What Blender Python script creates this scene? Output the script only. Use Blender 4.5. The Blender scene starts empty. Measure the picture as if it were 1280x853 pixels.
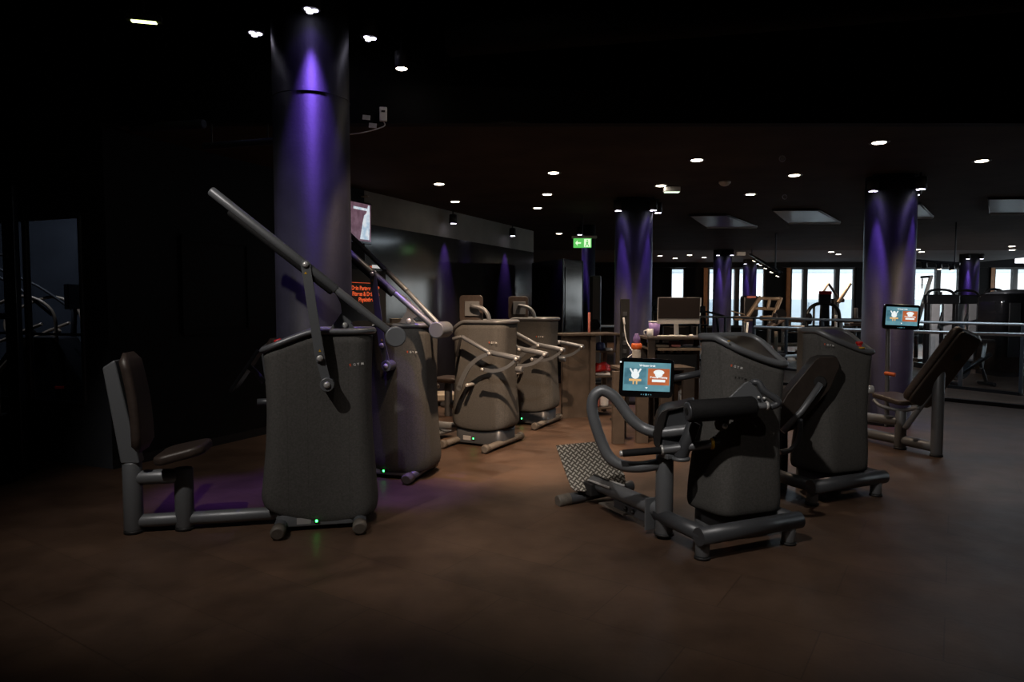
import bpy, math, random
from mathutils import Vector, Matrix
random.seed(7)
PI = math.pi
S = bpy.context.scene
COL = S.collection
# ------------------------------------------------------------------ camera, world, exposure
FPX, PITCH, EYE = 853.3, math.radians(3.12), 1.42
cam = bpy.data.objects.new('camera', bpy.data.cameras.new('camera'))
COL.objects.link(cam)
cam.data.lens = 24.0; cam.data.sensor_width = 36.0; cam.data.clip_end = 200
cam.location = (0, 0, EYE); cam.rotation_euler = (PI/2 - PITCH, 0, 0)
S.camera = cam
W_ = bpy.data.worlds.new('daylight'); S.world = W_; W_.use_nodes = True
W_.node_tree.nodes['Background'].inputs[0].default_value = (0.93, 0.97, 1.0, 1)
W_.node_tree.nodes['Background'].inputs[1].default_value = 3.6
S.view_settings.view_transform = 'Standard'; S.view_settings.look = 'None'
S.view_settings.exposure = 0.0; S.view_settings.gamma = 1.0; S.view_settings.use_curve_mapping = False
try:
    S.cycles.use_denoising = True; S.cycles.max_bounces = 6; S.cycles.sample_clamp_indirect = 3.0
    S.cycles.caustics_reflective = False; S.cycles.caustics_refractive = False
except Exception: pass

def ray(px, py):
    F = Vector((0, math.cos(PITCH), -math.sin(PITCH))); U = Vector((0, math.sin(PITCH), math.cos(PITCH)))
    return F*FPX + Vector((1, 0, 0))*(px-640) + U*(426.5-py)
def at(px, py, Y):
    d = ray(px, py); return Vector((0, 0, EYE)) + d*(Y/d.y)
def atz(px, py, z):
    d = ray(px, py); return Vector((0, 0, EYE)) + d*((z-EYE)/d.z)

WARM = (1.0, 0.74, 0.52); NEUTRAL = (1.0, 0.92, 0.84); VIOLET = (0.26, 0.12, 1.0)
def spot(name, loc, target, power, angle, color, blend=0.5, size=0.04, parent=None):
    l = bpy.data.lights.new(name, 'SPOT'); l.energy = power; l.color = color
    l.spot_size = math.radians(angle); l.spot_blend = blend; l.shadow_soft_size = size
    o = bpy.data.objects.new(name, l); COL.objects.link(o)
    o.location = loc
    o.rotation_euler = (Vector(target)-Vector(loc)).to_track_quat('-Z', 'Y').to_euler()
    if parent:
        o.parent = parent; o.location = Vector(loc)-parent.location
    return o

# ------------------------------------------------------------------ materials
def mat(name, col, rough=0.5, metal=0.0, emit=None, es=0.0, noise=None, bump=0.0, bscale=60, spec=0.5, alpha=1.0, trans=0.0):
    m = bpy.data.materials.new(name); m.use_nodes = True
    nt = m.node_tree; b = nt.nodes['Principled BSDF']
    b.inputs['Base Color'].default_value = (*col, 1); b.inputs['Roughness'].default_value = rough
    b.inputs['Metallic'].default_value = metal
    b.inputs['Specular IOR Level'].default_value = spec
    if emit: b.inputs['Emission Color'].default_value = (*emit, 1); b.inputs['Emission Strength'].default_value = es
    if trans: b.inputs['Transmission Weight'].default_value = trans
    if alpha < 1: b.inputs['Alpha'].default_value = alpha
    tc = nt.nodes.new('ShaderNodeTexCoord')
    if noise:
        sc, amt = noise
        n = nt.nodes.new('ShaderNodeTexNoise'); n.inputs['Scale'].default_value = sc; n.inputs['Detail'].default_value = 5
        nt.links.new(tc.outputs['Object'], n.inputs['Vector'])
        r = nt.nodes.new('ShaderNodeValToRGB')
        r.color_ramp.elements[0].position = .3; r.color_ramp.elements[1].position = .7
        r.color_ramp.elements[0].color = (*[c*(1-amt) for c in col], 1); r.color_ramp.elements[1].color = (*[min(1, c*(1+amt)) for c in col], 1)
        nt.links.new(n.outputs['Fac'], r.inputs['Fac']); nt.links.new(r.outputs['Color'], b.inputs['Base Color'])
    if bump:
        n = nt.nodes.new('ShaderNodeTexNoise'); n.inputs['Scale'].default_value = bscale; n.inputs['Detail'].default_value = 3
        nt.links.new(tc.outputs['Object'], n.inputs['Vector'])
        bp = nt.nodes.new('ShaderNodeBump'); bp.inputs['Strength'].default_value = bump; bp.inputs['Distance'].default_value = .01
        nt.links.new(n.outputs['Fac'], bp.inputs['Height']); nt.links.new(bp.outputs['Normal'], b.inputs['Normal'])
    return m

M = {}
M['cover'] = mat('tower_fabric', (0.085, 0.083, 0.08), .85, noise=(90, .18), bump=.25, bscale=220, spec=.25)
M['shell'] = mat('dark_brown_shell', (0.035, 0.027, 0.023), .42, noise=(20, .15))
M['darkpad'] = mat('charcoal_leather', (0.022, 0.02, 0.02), .45, noise=(40, .2), bump=.1, bscale=150)
M['steel'] = mat('silver_grey_paint', (0.165, 0.175, 0.19), .42, .35, noise=(300, .06))
M['darksteel'] = mat('dark_grey_paint', (0.075, 0.08, 0.09), .4, .3, noise=(200, .08))
M['chrome'] = mat('bright_metal', (0.7, 0.7, 0.7), .3, .45, noise=(50, .04))
M['leather'] = mat('black_brown_leather', (0.045, 0.032, 0.027), .42, noise=(40, .2), bump=.12, bscale=150)
M['foam'] = mat('black_foam', (0.012, 0.012, 0.013), .75, noise=(80, .2), bump=.2, bscale=200, spec=.2)
M['rubber'] = mat('black_rubber', (0.01, 0.01, 0.011), .6, noise=(60, .2))
M['gloss'] = mat('black_gloss', (0.006, 0.006, 0.007), .12, noise=(20, .1))
M['amber'] = mat('dark_amber_gloss', (0.014, 0.009, 0.006), .3, noise=(20, .2))
M['footcap'] = mat('rubber_foot_sleeve', (0.12, 0.105, 0.09), .6, noise=(40, .15))
M['white'] = mat('white_plastic', (0.75, 0.75, 0.75), .4, noise=(30, .05))
M['alu'] = mat('aluminium_shell', (0.75, 0.73, 0.70), .4, .1, noise=(30, .03))
M['red'] = mat('red_plastic', (0.55, 0.02, 0.02), .35, noise=(30, .1))
M['orange'] = mat('orange_plastic', (0.75, 0.14, 0.03), .4, noise=(30, .1))
M['yellow'] = mat('yellow_plastic', (0.7, 0.4, 0.02), .4, noise=(30, .1))
M['wood'] = mat('dark_stained_boards', (0.075, 0.058, 0.046), .55, noise=(6, .25), bump=.15, bscale=30)
M['inkwhite'] = mat('white_print', (0.7, 0.7, 0.7), .6, noise=(30, .05))
M['sign_orange'] = mat('glowing_orange_print', (0.85, 0.12, 0.03), .6, emit=(.9, .13, .04), es=.55, noise=(30, .05))  # poster print given its own glow to keep the writing bright
M['sign_white'] = mat('glowing_white_print', (0.7, 0.7, 0.7), .6, emit=(.9, .88, .85), es=.5, noise=(30, .05))
M['inkorange'] = mat('orange_print', (0.85, 0.12, 0.03), .6, noise=(30, .05))
M['lit_white'] = mat('lamp_face', (1, 1, 1), .5, emit=(1.0, 0.86, 0.68), es=14, noise=(5, .02))
M['lit_violet'] = mat('led_face', (1, 1, 1), .5, emit=(0.82, 0.78, 1.0), es=7, noise=(5, .02))
M['lit_yellow'] = mat('yellow_led_face', (1, 1, 1), .5, emit=(0.85, 1.0, 0.35), es=5, noise=(5, .02))
M['lit_green'] = mat('green_led', (0, .3, .05), .5, emit=(0.05, 1.0, 0.15), es=9, noise=(5, .02))
M['lit_purple'] = mat('purple_led', (.3, .1, .6), .5, emit=(0.4, 0.2, 1.0), es=2, noise=(5, .02))
M['wallblack'] = mat('black_wall_paint', (0.0045, 0.0045, 0.005), .75, noise=(3, .3), bump=.1, bscale=8, spec=.15)
M['wallgrey'] = mat('dark_slate_wall_paint', (0.06, 0.066, 0.08), .7, noise=(2, .2), bump=.08, bscale=10, spec=.2)
M['fascia'] = mat('grey_fascia_paint', (0.22, 0.205, 0.18), .7, noise=(2, .15), spec=.2)
M['ceilblack'] = mat('black_ceiling_paint', (0.05, 0.037, 0.028), .8, noise=(2, .2), spec=.1)
M['ceilgrey'] = mat('grey_ceiling_paint', (0.10, 0.10, 0.10), .8, noise=(2, .1), spec=.2)
M['column'] = mat('painted_concrete', (0.028, 0.029, 0.034), .5, noise=(4, .3), bump=.12, bscale=45, spec=.3)
M['mirror'] = mat('smoked_glossy_panel', (0.06, 0.056, 0.05), .12, .6, noise=(1.5, .35), bump=.015, bscale=3)
M['blacksteel'] = mat('black_steel', (0.013, 0.013, 0.015), .35, .3, noise=(40, .2))
M['beige'] = mat('beige_painted_steel', (0.32, 0.24, 0.17), .45, .2, noise=(40, .1))
M['cream'] = mat('cream_panel', (0.55, 0.47, 0.36), .6, noise=(20, .1))
M['facade'] = mat('white_facade', (0.92, 0.93, 0.92), .9, noise=(.5, .04), spec=.1)
M['facadeband'] = mat('grey_blue_facade', (0.42, 0.48, 0.52), .8, noise=(.5, .1))
M['facadewin'] = mat('facade_glass', (0.30, 0.36, 0.42), .3, noise=(.5, .1))
M['jamb'] = mat('orange_wood_jamb', (0.35, 0.15, 0.05), .5, noise=(8, .2))
M['windowframe'] = mat('dark_window_frame', (0.02, 0.02, 0.02), .5, noise=(8, .2))
M['greystack'] = mat('grey_shroud', (0.42, 0.41, 0.42), .5, noise=(8, .1))
M['brushed'] = mat('brushed_rail', (0.72, 0.73, 0.74), .34, .6, noise=(30, .05))
M['pink'] = mat('pink_plastic', (0.6, 0.2, 0.16), .5, noise=(20, .1))
M['clearbox'] = mat('frosted_box', (0.5, 0.48, 0.45), .3, noise=(20, .1))
M['bluedark'] = mat('dark_blue_plastic', (0.05, 0.06, 0.16), .4, noise=(20, .1))
M['violetplastic'] = mat('violet_plastic', (0.3, 0.2, 0.5), .4, noise=(20, .1))
M['coffer'] = mat('blue_grey_coffer', (0.03, 0.042, 0.06), .3, noise=(2, .1))
M['screen'] = mat('monitor_glass', (0.035, 0.028, 0.027), .3, noise=(5, .05))
def add_seams(m, xs):
    nt = m.node_tree; b = nt.nodes['Principled BSDF']; N, L = nt.nodes.new, nt.links.new
    src = b.inputs['Base Color'].links[0].from_socket
    tc = N('ShaderNodeTexCoord'); sp = N('ShaderNodeSeparateXYZ'); L(tc.outputs['Object'], sp.inputs[0]); acc = None
    for x in xs:
        c = N('ShaderNodeMath'); c.operation = 'COMPARE'; c.inputs[1].default_value = x; c.inputs[2].default_value = .0028; L(sp.outputs['X'], c.inputs[0])
        if acc is None: acc = c
        else:
            a = N('ShaderNodeMath'); a.operation = 'MAXIMUM'; L(acc.outputs[0], a.inputs[0]); L(c.outputs[0], a.inputs[1]); acc = a
    k = N('ShaderNodeMath'); k.operation = 'MULTIPLY'; k.inputs[1].default_value = .15; L(acc.outputs[0], k.inputs[0])
    mx = N('ShaderNodeMix'); mx.data_type = 'RGBA'; L(k.outputs[0], mx.inputs['Factor']); L(src, mx.inputs['A']); mx.inputs['B'].default_value = (.01, .01, .01, 1)
    L(mx.outputs['Result'], b.inputs['Base Color'])
add_seams(M['cover'], (-.21, -.09, .16, .30, .52))
def glass():
    m = bpy.data.materials.new('clear_glass'); m.use_nodes = True; nt = m.node_tree; nt.nodes.clear()
    o = nt.nodes.new('ShaderNodeOutputMaterial'); mx = nt.nodes.new('ShaderNodeMixShader')
    t = nt.nodes.new('ShaderNodeBsdfTransparent'); g = nt.nodes.new('ShaderNodeBsdfGlossy'); fr = nt.nodes.new('ShaderNodeFresnel')
    t.inputs[0].default_value = (.93, .95, .96, 1); g.inputs['Roughness'].default_value = .03; fr.inputs[0].default_value = 1.45
    ge = nt.nodes.new('ShaderNodeNewGeometry'); a1 = nt.nodes.new('ShaderNodeMath'); a1.operation = 'SUBTRACT'; a1.inputs[0].default_value = 1; nt.links.new(ge.outputs['Backfacing'], a1.inputs[1])
    a2 = nt.nodes.new('ShaderNodeMath'); a2.operation = 'MULTIPLY'; nt.links.new(fr.outputs[0], a2.inputs[0]); nt.links.new(a1.outputs[0], a2.inputs[1])
    nt.links.new(a2.outputs[0], mx.inputs[0]); nt.links.new(t.outputs[0], mx.inputs[1]); nt.links.new(g.outputs[0], mx.inputs[2]); nt.links.new(mx.outputs[0], o.inputs[0])
    return m
M['glass'] = glass()
def emi(name, a, b=None, s=1.0):
    """a lit display area; a and b blend with a soft texture"""
    m = bpy.data.materials.new(name); m.use_nodes = True; nt = m.node_tree; bs = nt.nodes['Principled BSDF']
    bs.inputs['Base Color'].default_value = (.01, .01, .01, 1); bs.inputs['Roughness'].default_value = .2
    bs.inputs['Emission Strength'].default_value = s
    n = nt.nodes.new('ShaderNodeTexNoise'); n.inputs['Scale'].default_value = 14; tc = nt.nodes.new('ShaderNodeTexCoord')
    r = nt.nodes.new('ShaderNodeValToRGB'); b = b or a
    r.color_ramp.elements[0].position = .35; r.color_ramp.elements[1].position = .65
    r.color_ramp.elements[0].color = (*a, 1); r.color_ramp.elements[1].color = (*b, 1)
    nt.links.new(tc.outputs['Object'], n.inputs['Vector']); nt.links.new(n.outputs['Fac'], r.inputs['Fac'])
    nt.links.new(r.outputs['Color'], bs.inputs['Emission Color']); return m
M['scr_teal'] = emi('screen_teal', (0.10, 0.24, 0.29), (0.13, 0.30, 0.35), 1.0)
M['scr_tile'] = emi('screen_blue_tile', (0.05, 0.14, 0.18), (0.10, 0.24, 0.30), 1.0)
M['scr_orange'] = emi('screen_orange_tile', (0.42, 0.10, 0.035), (0.50, 0.14, 0.05), 1.0)
M['scr_white'] = emi('screen_white', (0.85, 0.9, 0.9), None, 1.0)
M['scr_gold'] = emi('screen_gold', (0.75, 0.45, 0.18), None, 1.0)
M['tv_plum'] = emi('tv_plum', (0.10, 0.05, 0.07), (0.16, 0.09, 0.12), 1.0)
M['tv_white'] = emi('tv_white', (0.45, 0.6, 0.75), (0.85, 0.9, 0.95), .8)
M['exit_green'] = emi('exit_green', (0.10, 0.50, 0.10), None, 1.1)
M['exit_white'] = emi('exit_white', (0.7, 0.95, 0.6), None, 1.1)
M['posterblack'] = mat('poster_black', (0.012, 0.01, 0.01), .8, noise=(10, .1))

def floor_mat():
    m = bpy.data.materials.new('brown_vinyl_floor'); m.use_nodes = True; nt = m.node_tree; b = nt.nodes['Principled BSDF']
    N, L = nt.nodes.new, nt.links.new
    tc = N('ShaderNodeTexCoord'); mp = N('ShaderNodeMapping'); mp.inputs['Rotation'].default_value = (0, 0, math.radians(33))
    L(tc.outputs['Object'], mp.inputs['Vector'])
    br = N('ShaderNodeTexBrick'); br.inputs['Scale'].default_value = 1.0; br.inputs['Mortar Size'].default_value = .003
    br.inputs['Brick Width'].default_value = 0.9; br.inputs['Row Height'].default_value = 0.45; br.offset = .5
    br.inputs['Color1'].default_value = (.9, .9, .9, 1); br.inputs['Color2'].default_value = (1.08, 1.05, 1.02, 1); br.inputs['Mortar'].default_value = (.62, .6, .58, 1)
    L(mp.outputs[0], br.inputs['Vector'])
    n1 = N('ShaderNodeTexNoise'); n1.inputs['Scale'].default_value = 1.7; n1.inputs['Detail'].default_value = 9; n1.inputs['Roughness'].default_value = .62
    L(tc.outputs['Object'], n1.inputs['Vector'])
    r = N('ShaderNodeValToRGB'); r.color_ramp.elements[0].position = .33; r.color_ramp.elements[1].position = .68
    r.color_ramp.elements[0].color = (.050, .029, .019, 1); r.color_ramp.elements[1].color = (.112, .068, .046, 1)
    L(n1.outputs['Fac'], r.inputs['Fac'])
    mx = N('ShaderNodeMix'); mx.data_type = 'RGBA'; mx.blend_type = 'MULTIPLY'; mx.inputs['Factor'].default_value = 1
    L(r.outputs['Color'], mx.inputs['A']); L(br.outputs['Color'], mx.inputs['B']); L(mx.outputs['Result'], b.inputs['Base Color'])
    n2 = N('ShaderNodeTexNoise'); n2.inputs['Scale'].default_value = 5; n2.inputs['Detail'].default_value = 6; L(tc.outputs['Object'], n2.inputs['Vector'])
    mr = N('ShaderNodeMapRange'); mr.inputs['To Min'].default_value = .36; mr.inputs['To Max'].default_value = .55
    L(n2.outputs['Fac'], mr.inputs['Value']); L(mr.outputs['Result'], b.inputs['Roughness'])
    bp = N('ShaderNodeBump'); bp.inputs['Strength'].default_value = .06; bp.inputs['Distance'].default_value = .01
    n3 = N('ShaderNodeTexNoise'); n3.inputs['Scale'].default_value = 40; n3.inputs['Detail'].default_value = 4; L(tc.outputs['Object'], n3.inputs['Vector'])
    L(n3.outputs['Fac'], bp.inputs['Height']); L(bp.outputs['Normal'], b.inputs['Normal'])
    return m
M['floor'] = floor_mat()
def tread_mat():
    m = bpy.data.materials.new('tread_plate'); m.use_nodes = True; nt = m.node_tree; b = nt.nodes['Principled BSDF']
    N, L = nt.nodes.new, nt.links.new
    tc = N('ShaderNodeTexCoord')
    mp = N('ShaderNodeMapping'); mp.inputs['Rotation'].default_value = (0, 0, math.radians(42)); mp.inputs['Scale'].default_value = (34, 34, 34)
    L(tc.outputs['UV'], mp.inputs['Vector'])
    sp = N('ShaderNodeSeparateXYZ'); L(mp.outputs[0], sp.inputs[0])
    def mt(op, x, y=None):
        q = N('ShaderNodeMath'); q.operation = op
        for k, v in enumerate((x, y)):
            if v is None: continue
            if isinstance(v, (int, float)): q.inputs[k].default_value = v
            else: L(v, q.inputs[k])
        return q.outputs[0]
    X, Y = sp.outputs['X'], sp.outputs['Y']
    dx = mt('ABSOLUTE', mt('SUBTRACT', mt('FRACT', X), .5)); dy = mt('ABSOLUTE', mt('SUBTRACT', mt('FRACT', Y), .5))
    odd = mt('GREATER_THAN', mt('FRACT', mt('MULTIPLY', mt('ADD', mt('FLOOR', X), mt('FLOOR', Y)), .5)), .25)
    ba_ = mt('MULTIPLY', mt('LESS_THAN', dx, .46), mt('LESS_THAN', dy, .2)); bb_ = mt('MULTIPLY', mt('LESS_THAN', dy, .46), mt('LESS_THAN', dx, .2))
    res = mt('ADD', mt('MULTIPLY', ba_, odd), mt('MULTIPLY', bb_, mt('SUBTRACT', 1, odd)))
    a = type('T', (), {'outputs': {'Color': res}})
    r = N('ShaderNodeValToRGB'); r.color_ramp.elements[0].color = (.10, .09, .075, 1); r.color_ramp.elements[1].color = (.52, .49, .44, 1)
    L(a.outputs['Color'], r.inputs['Fac']); L(r.outputs['Color'], b.inputs['Base Color'])
    b.inputs['Metallic'].default_value = .6; b.inputs['Roughness'].default_value = .4
    bp = N('ShaderNodeBump'); bp.inputs['Strength'].default_value = .8; bp.inputs['Distance'].default_value = .004
    L(a.outputs['Color'], bp.inputs['Height']); L(bp.outputs['Normal'], b.inputs['Normal'])
    return m
M['tread'] = tread_mat()

# ------------------------------------------------------------------ mesh builder
def catmull(pts, n=6):
    P = [Vector(p) for p in pts]; out = []
    for i in range(len(P)-1):
        p0 = P[i-1] if i else P[0]*2-P[1]; p1, p2 = P[i], P[i+1]; p3 = P[i+2] if i+2 < len(P) else P[-1]*2-P[-2]
        for k in range(n):
            t = k/n
            out.append(.5*((2*p1)+(p2-p0)*t+(2*p0-5*p1+4*p2-p3)*t*t+(3*p1-p0-3*p2+p3)*t**3))
    out.append(P[-1]); return out

class MB:
    def __init__(s): s.v = []; s.f = []; s.sm = []
    def add(s, vs, fs, smooth=False):
        o = len(s.v); s.v += [Vector(v) for v in vs]
        for f in fs: s.f.append([i+o for i in f]); s.sm.append(smooth)
        return s
    def box(s, c, size, rot=None):
        c = Vector(c); hx, hy, hz = [q/2 for q in size]
        vs = [Vector((x, y, z)) for x in (-hx, hx) for y in (-hy, hy) for z in (-hz, hz)]
        if rot is not None: vs = [rot @ v for v in vs]
        return s.add([c+v for v in vs], [(0, 1, 3, 2), (4, 6, 7, 5), (0, 4, 5, 1), (2, 3, 7, 6), (0, 2, 6, 4), (1, 5, 7, 3)])
    def slab(s, corners, t):
        """4 (or n) corners of one face, thickened against its normal"""
        P = [Vector(c) for c in corners]; n = (P[1]-P[0]).cross(P[2]-P[1]).normalized()*t; k = len(P)
        return s.add(P+[p-n for p in P], [list(range(k)), list(range(2*k-1, k-1, -1))]+[[i, i+k, (i+1) % k+k, (i+1) % k] for i in range(k)])
    def prism(s, poly, axis, t):
        """poly: points (any plane), extruded by vector axis*t, centred"""
        a = Vector(axis)*t; P = [Vector(p)-a/2 for p in poly]; k = len(P)
        return s.add(P+[p+a for p in P], [list(range(k))[::-1], list(range(k, 2*k))]+[[i, (i+1) % k, (i+1) % k+k, i+k] for i in range(k)])
    def tube(s, pts, r, seg=16, closed=False, flat=None, smooth_path=0):
        P = [Vector(p) for p in pts]
        if smooth_path: P = catmull(P, smooth_path)
        n = len(P); R = r if isinstance(r, (list, tuple)) else [r]*n
        if len(R) != n: R = [R[0]+(R[-1]-R[0])*i/(n-1) for i in range(n)]
        T = []
        for i in range(n):
            if closed: d = P[(i+1) % n]-P[i-1]
            else: d = P[min(i+1, n-1)]-P[max(i-1, 0)]
            T.append(d.normalized())
        u = T[0].orthogonal().normalized()
        if abs(T[0].z) < .9: u = (Vector((0, 0, 1))-T[0]*T[0].z).normalized()
        vs = []
        for i in range(n):
            u = (u-T[i]*u.dot(T[i])).normalized(); w = T[i].cross(u)
            k = 1
            if not closed and 0 < i < n-1:
                a = (P[i]-P[i-1]).normalized(); b = (P[i+1]-P[i]).normalized(); k = 1/max(.6, math.sqrt(max(.01, (1+a.dot(b))/2)))
            for j in range(seg):
                an = 2*PI*j/seg; fu, fw = (flat or (1, 1))
                vs.append(P[i]+(u*math.cos(an)*fu+w*math.sin(an)*fw)*R[i]*(k if k < 1.25 else 1.25))
        o = len(s.v); s.v += vs
        for i in range(n if closed else n-1):
            a, b = i*seg, ((i+1) % n)*seg
            for j in range(seg):
                s.f.append([o+a+j, o+a+(j+1) % seg, o+b+(j+1) % seg, o+b+j]); s.sm.append(True)
        if not closed:
            s.f.append([o+j for j in range(seg)][::-1]); s.sm.append(False)
            s.f.append([o+(n-1)*seg+j for j in range(seg)]); s.sm.append(False)
        return s
    def rod(s, p0, p1, r, seg=18, cap=0.006):
        """cylinder with slightly rounded ends"""
        p0, p1 = Vector(p0), Vector(p1); d = (p1-p0); L = d.length; d.normalize(); c = min(cap, L*.3, r*.6)
        return s.tube([p0, p0+d*c*.3, p0+d*c, p1-d*c, p1-d*c*.3, p1], [r-c, r-c*.3, r, r, r-c*.3, r-c], seg)
    def loft(s, loops, cap0=True, cap1=True, smooth=True):
        k = len(loops[0]); o = len(s.v)
        for l in loops: s.v += [Vector(p) for p in l]
        for i in range(len(loops)-1):
            for j in range(k):
                s.f.append([o+i*k+j, o+i*k+(j+1) % k, o+(i+1)*k+(j+1) % k, o+(i+1)*k+j]); s.sm.append(smooth)
        if cap0: s.f.append([o+j for j in range(k)][::-1]); s.sm.append(False)
        if cap1: s.f.append([o+(len(loops)-1)*k+j for j in range(k)]); s.sm.append(False)
        return s
    def lathe(s, c, prof, seg=24, axis=(0, 0, 1)):
        a = Vector(axis).normalized(); u = a.orthogonal().normalized(); w = a.cross(u); c = Vector(c)
        return s.loft([[c+a*h+(u*math.cos(2*PI*j/seg)+w*math.sin(2*PI*j/seg))*r for j in range(seg)] for r, h in prof])
    def build(s, name, m, parent=None, bevel=0.0, seg=2, subsurf=0, uvplane=None):
        me = bpy.data.meshes.new(name)
        me.from_pydata([tuple(v) for v in s.v], [], s.f); me.update()
        for p, q in zip(me.polygons, s.sm): p.use_smooth = q
        me.materials.append(m if not isinstance(m, str) else M[m])
        if uvplane:
            u, w = uvplane; uv = me.uv_layers.new(name='UVMap')
            for l in me.loops:
                co = me.vertices[l.vertex_index].co; uv.data[l.index].uv = (co.dot(u), co.dot(w))
        import bmesh
        b = bmesh.new(); b.from_mesh(me); bmesh.ops.recalc_face_normals(b, faces=b.faces); b.to_mesh(me); b.free()
        o = bpy.data.objects.new(name, me); COL.objects.link(o)
        if parent: o.parent = parent
        if bevel:
            bm = o.modifiers.new('bevel', 'BEVEL'); bm.width = bevel; bm.segments = seg; bm.limit_method = 'ANGLE'; bm.angle_limit = math.radians(40)
            for p in me.polygons: p.use_smooth = True
            try: bm.harden_normals = True
            except Exception: pass
        return o

def tag(o, label=None, cat=None, group=None, kind=None):
    if label: o['label'] = label
    if cat: o['category'] = cat
    if group: o['group'] = group
    if kind: o['kind'] = kind
    return o
def empty(name, loc, rz, label, cat, group=None):
    o = bpy.data.objects.new(name, None); COL.objects.link(o); o.location = loc; o.rotation_euler = (0, 0, rz)
    o.empty_display_size = .1
    return tag(o, label, cat, group)
def struct(o): o['kind'] = 'structure'; return o
def copy_tree(o, parent=None):
    c = o.copy(); COL.objects.link(c)
    if parent: c.parent = parent
    for ch in [x for x in bpy.data.objects if x.parent == o]: copy_tree(ch, c)
    return c
FONT = {}
def text(name, body, m, origin, xdir, up, size, parent=None, align='LEFT', bold=0.0, depth=0.0008, squeeze=1.0):
    cu = bpy.data.curves.new(name, 'FONT'); cu.body = body; cu.size = size; cu.align_x = align; cu.align_y = 'BOTTOM'
    cu.extrude = depth; cu.offset = bold
    t = bpy.data.objects.new(name+'_tmp', cu); COL.objects.link(t)
    dg = bpy.context.evaluated_depsgraph_get(); dg.update()
    me = bpy.data.meshes.new_from_object(t.evaluated_get(dg)); bpy.data.objects.remove(t)
    x = Vector(xdir).normalized(); n = x.cross(Vector(up)).normalized(); u = n.cross(x)
    R = Matrix((x*squeeze, u, n)).transposed().to_4x4()
    me.transform(Matrix.Translation(Vector(origin)) @ R)
    me.materials.clear(); me.materials.append(M[m] if isinstance(m, str) else m)
    o = bpy.data.objects.new(name, me); COL.objects.link(o)
    if parent: o.parent = parent
    return o

class Fr:
    """a thing's own frame: x along it, y through it, z up; p() gives the local point of its plane y = ly seen at a photo pixel"""
    def __init__(s, x, y, yaw):
        s.o = Vector((x, y, 0)); s.a = math.radians(yaw); c, n = math.cos(s.a), math.sin(s.a)
        s.X = Vector((c, n, 0)); s.Y = Vector((-n, c, 0))
    def p(s, px, py, ly=0.0):
        d = ray(px, py); C = Vector((0, 0, EYE)); t = (ly-(C-s.o).dot(s.Y))/d.dot(s.Y)
        return s.l(C+d*t)
    def l(s, w): w = w-s.o; return Vector((w.dot(s.X), w.dot(s.Y), w.z))
    def w(s, px, py, Y): return s.l(at(px, py, Y))
    def root(s, name, label, cat, group=None): return empty(name, s.o, s.a, label, cat, group)

# ------------------------------------------------------------------ structure
def wall(name, a, b, z0, z1, t, m):
    """vertical wall from a to b (x, y), thickness t to the left of a->b"""
    a, b = Vector((*a, 0)), Vector((*b, 0)); n = Vector((-(b-a).y, (b-a).x, 0)).normalized()*t
    q = [a, b, b+n, a+n]
    mb = MB(); mb.add([p+Vector((0, 0, z0)) for p in q]+[p+Vector((0, 0, z1)) for p in q],
                      [(3, 2, 1, 0), (4, 5, 6, 7), (0, 1, 5, 4), (1, 2, 6, 5), (2, 3, 7, 6), (3, 0, 4, 7)])
    return struct(mb.build(name, m))
struct(MB().box((4, 12.5, -.06), (32, 33, .12)).build('floor', 'floor'))
ZC = 2.9
# lowered ceiling begins 5.6 m in; the high slab above the foreground
struct(MB().box((6, 12.3, ZC+.1), (18.6, 13.4, .2)).build('ceiling', 'ceilblack'))
struct(MB().box((4.5, 22.4, ZC+.1), (24, 6.8, .2)).build('ceiling', 'ceilgrey'))
struct(MB().box((4, 12.5, 4.3), (32, 33, .12)).build('ceiling', 'wallblack'))
struct(MB().box((6, 5.55, 3.55), (18.6, .1, 1.4)).build('ceiling', 'wallblack'))
# left wall: matt black, then glossy panels under a grey fascia
A0, A1, A2 = (-3.43, 5.8), (-1.93, 9.0), (0.44, 14.0)
wall('wall_left', A0, A1, 0, 4.25, .15, 'wallblack')
wall('wall_left', A1, A2, 0, 2.47, .15, 'mirror')
wall('wall_left', A1, A2, 2.47, ZC, .12, 'fascia')
wall('wall_left', (0.44, 14.0), (-.9, 17.5), 0, ZC, .15, 'wallgrey')
wall('wall_left', (-1.0, 17.5), (0.9, 26), 2.35, ZC, .15, 'fascia')
wall('wall_left', (-1.0, 17.5), (0.9, 26), 0, 2.35, .15, 'wallblack')
bd = (Vector(A1)-Vector(A0)).normalized()
def wl(t, off=0.0, z=0.0):
    """point on the left wall, t metres from its near corner, off into the room"""
    n = Vector((bd.y, -bd.x)); p = Vector(A0)+bd*t+n*off; return Vector((p.x, p.y, z))
MBb = MB(); q0, q1 = wl(0, .012), wl(3.5, .012); struct(MBb.slab([q0, q1, q1+Vector((0, 0, .08)), q0+Vector((0, 0, .08))], .02).build('baseboard_left', 'blacksteel'))
# access panel in the black wall
def quad_on_wall(mb, t0, t1, z0, z1, off, th): return mb.slab([wl(t0, off, z0), wl(t1, off, z0), wl(t1, off, z1), wl(t0, off, z1)], th)
o = MB()
quad_on_wall(o, .72, 1.55, 1.12, 1.16, .03, .03); quad_on_wall(o, .72, 1.55, 2.02, 2.06, .03, .03)
quad_on_wall(o, .72, .76, 1.16, 2.02, .03, .03); quad_on_wall(o, 1.51, 1.55, 1.16, 2.02, .03, .03); quad_on_wall(o, .76, 1.51, 1.16, 2.02, .012, .012)
struct(o.build('trim_1', 'wallblack'))
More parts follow.
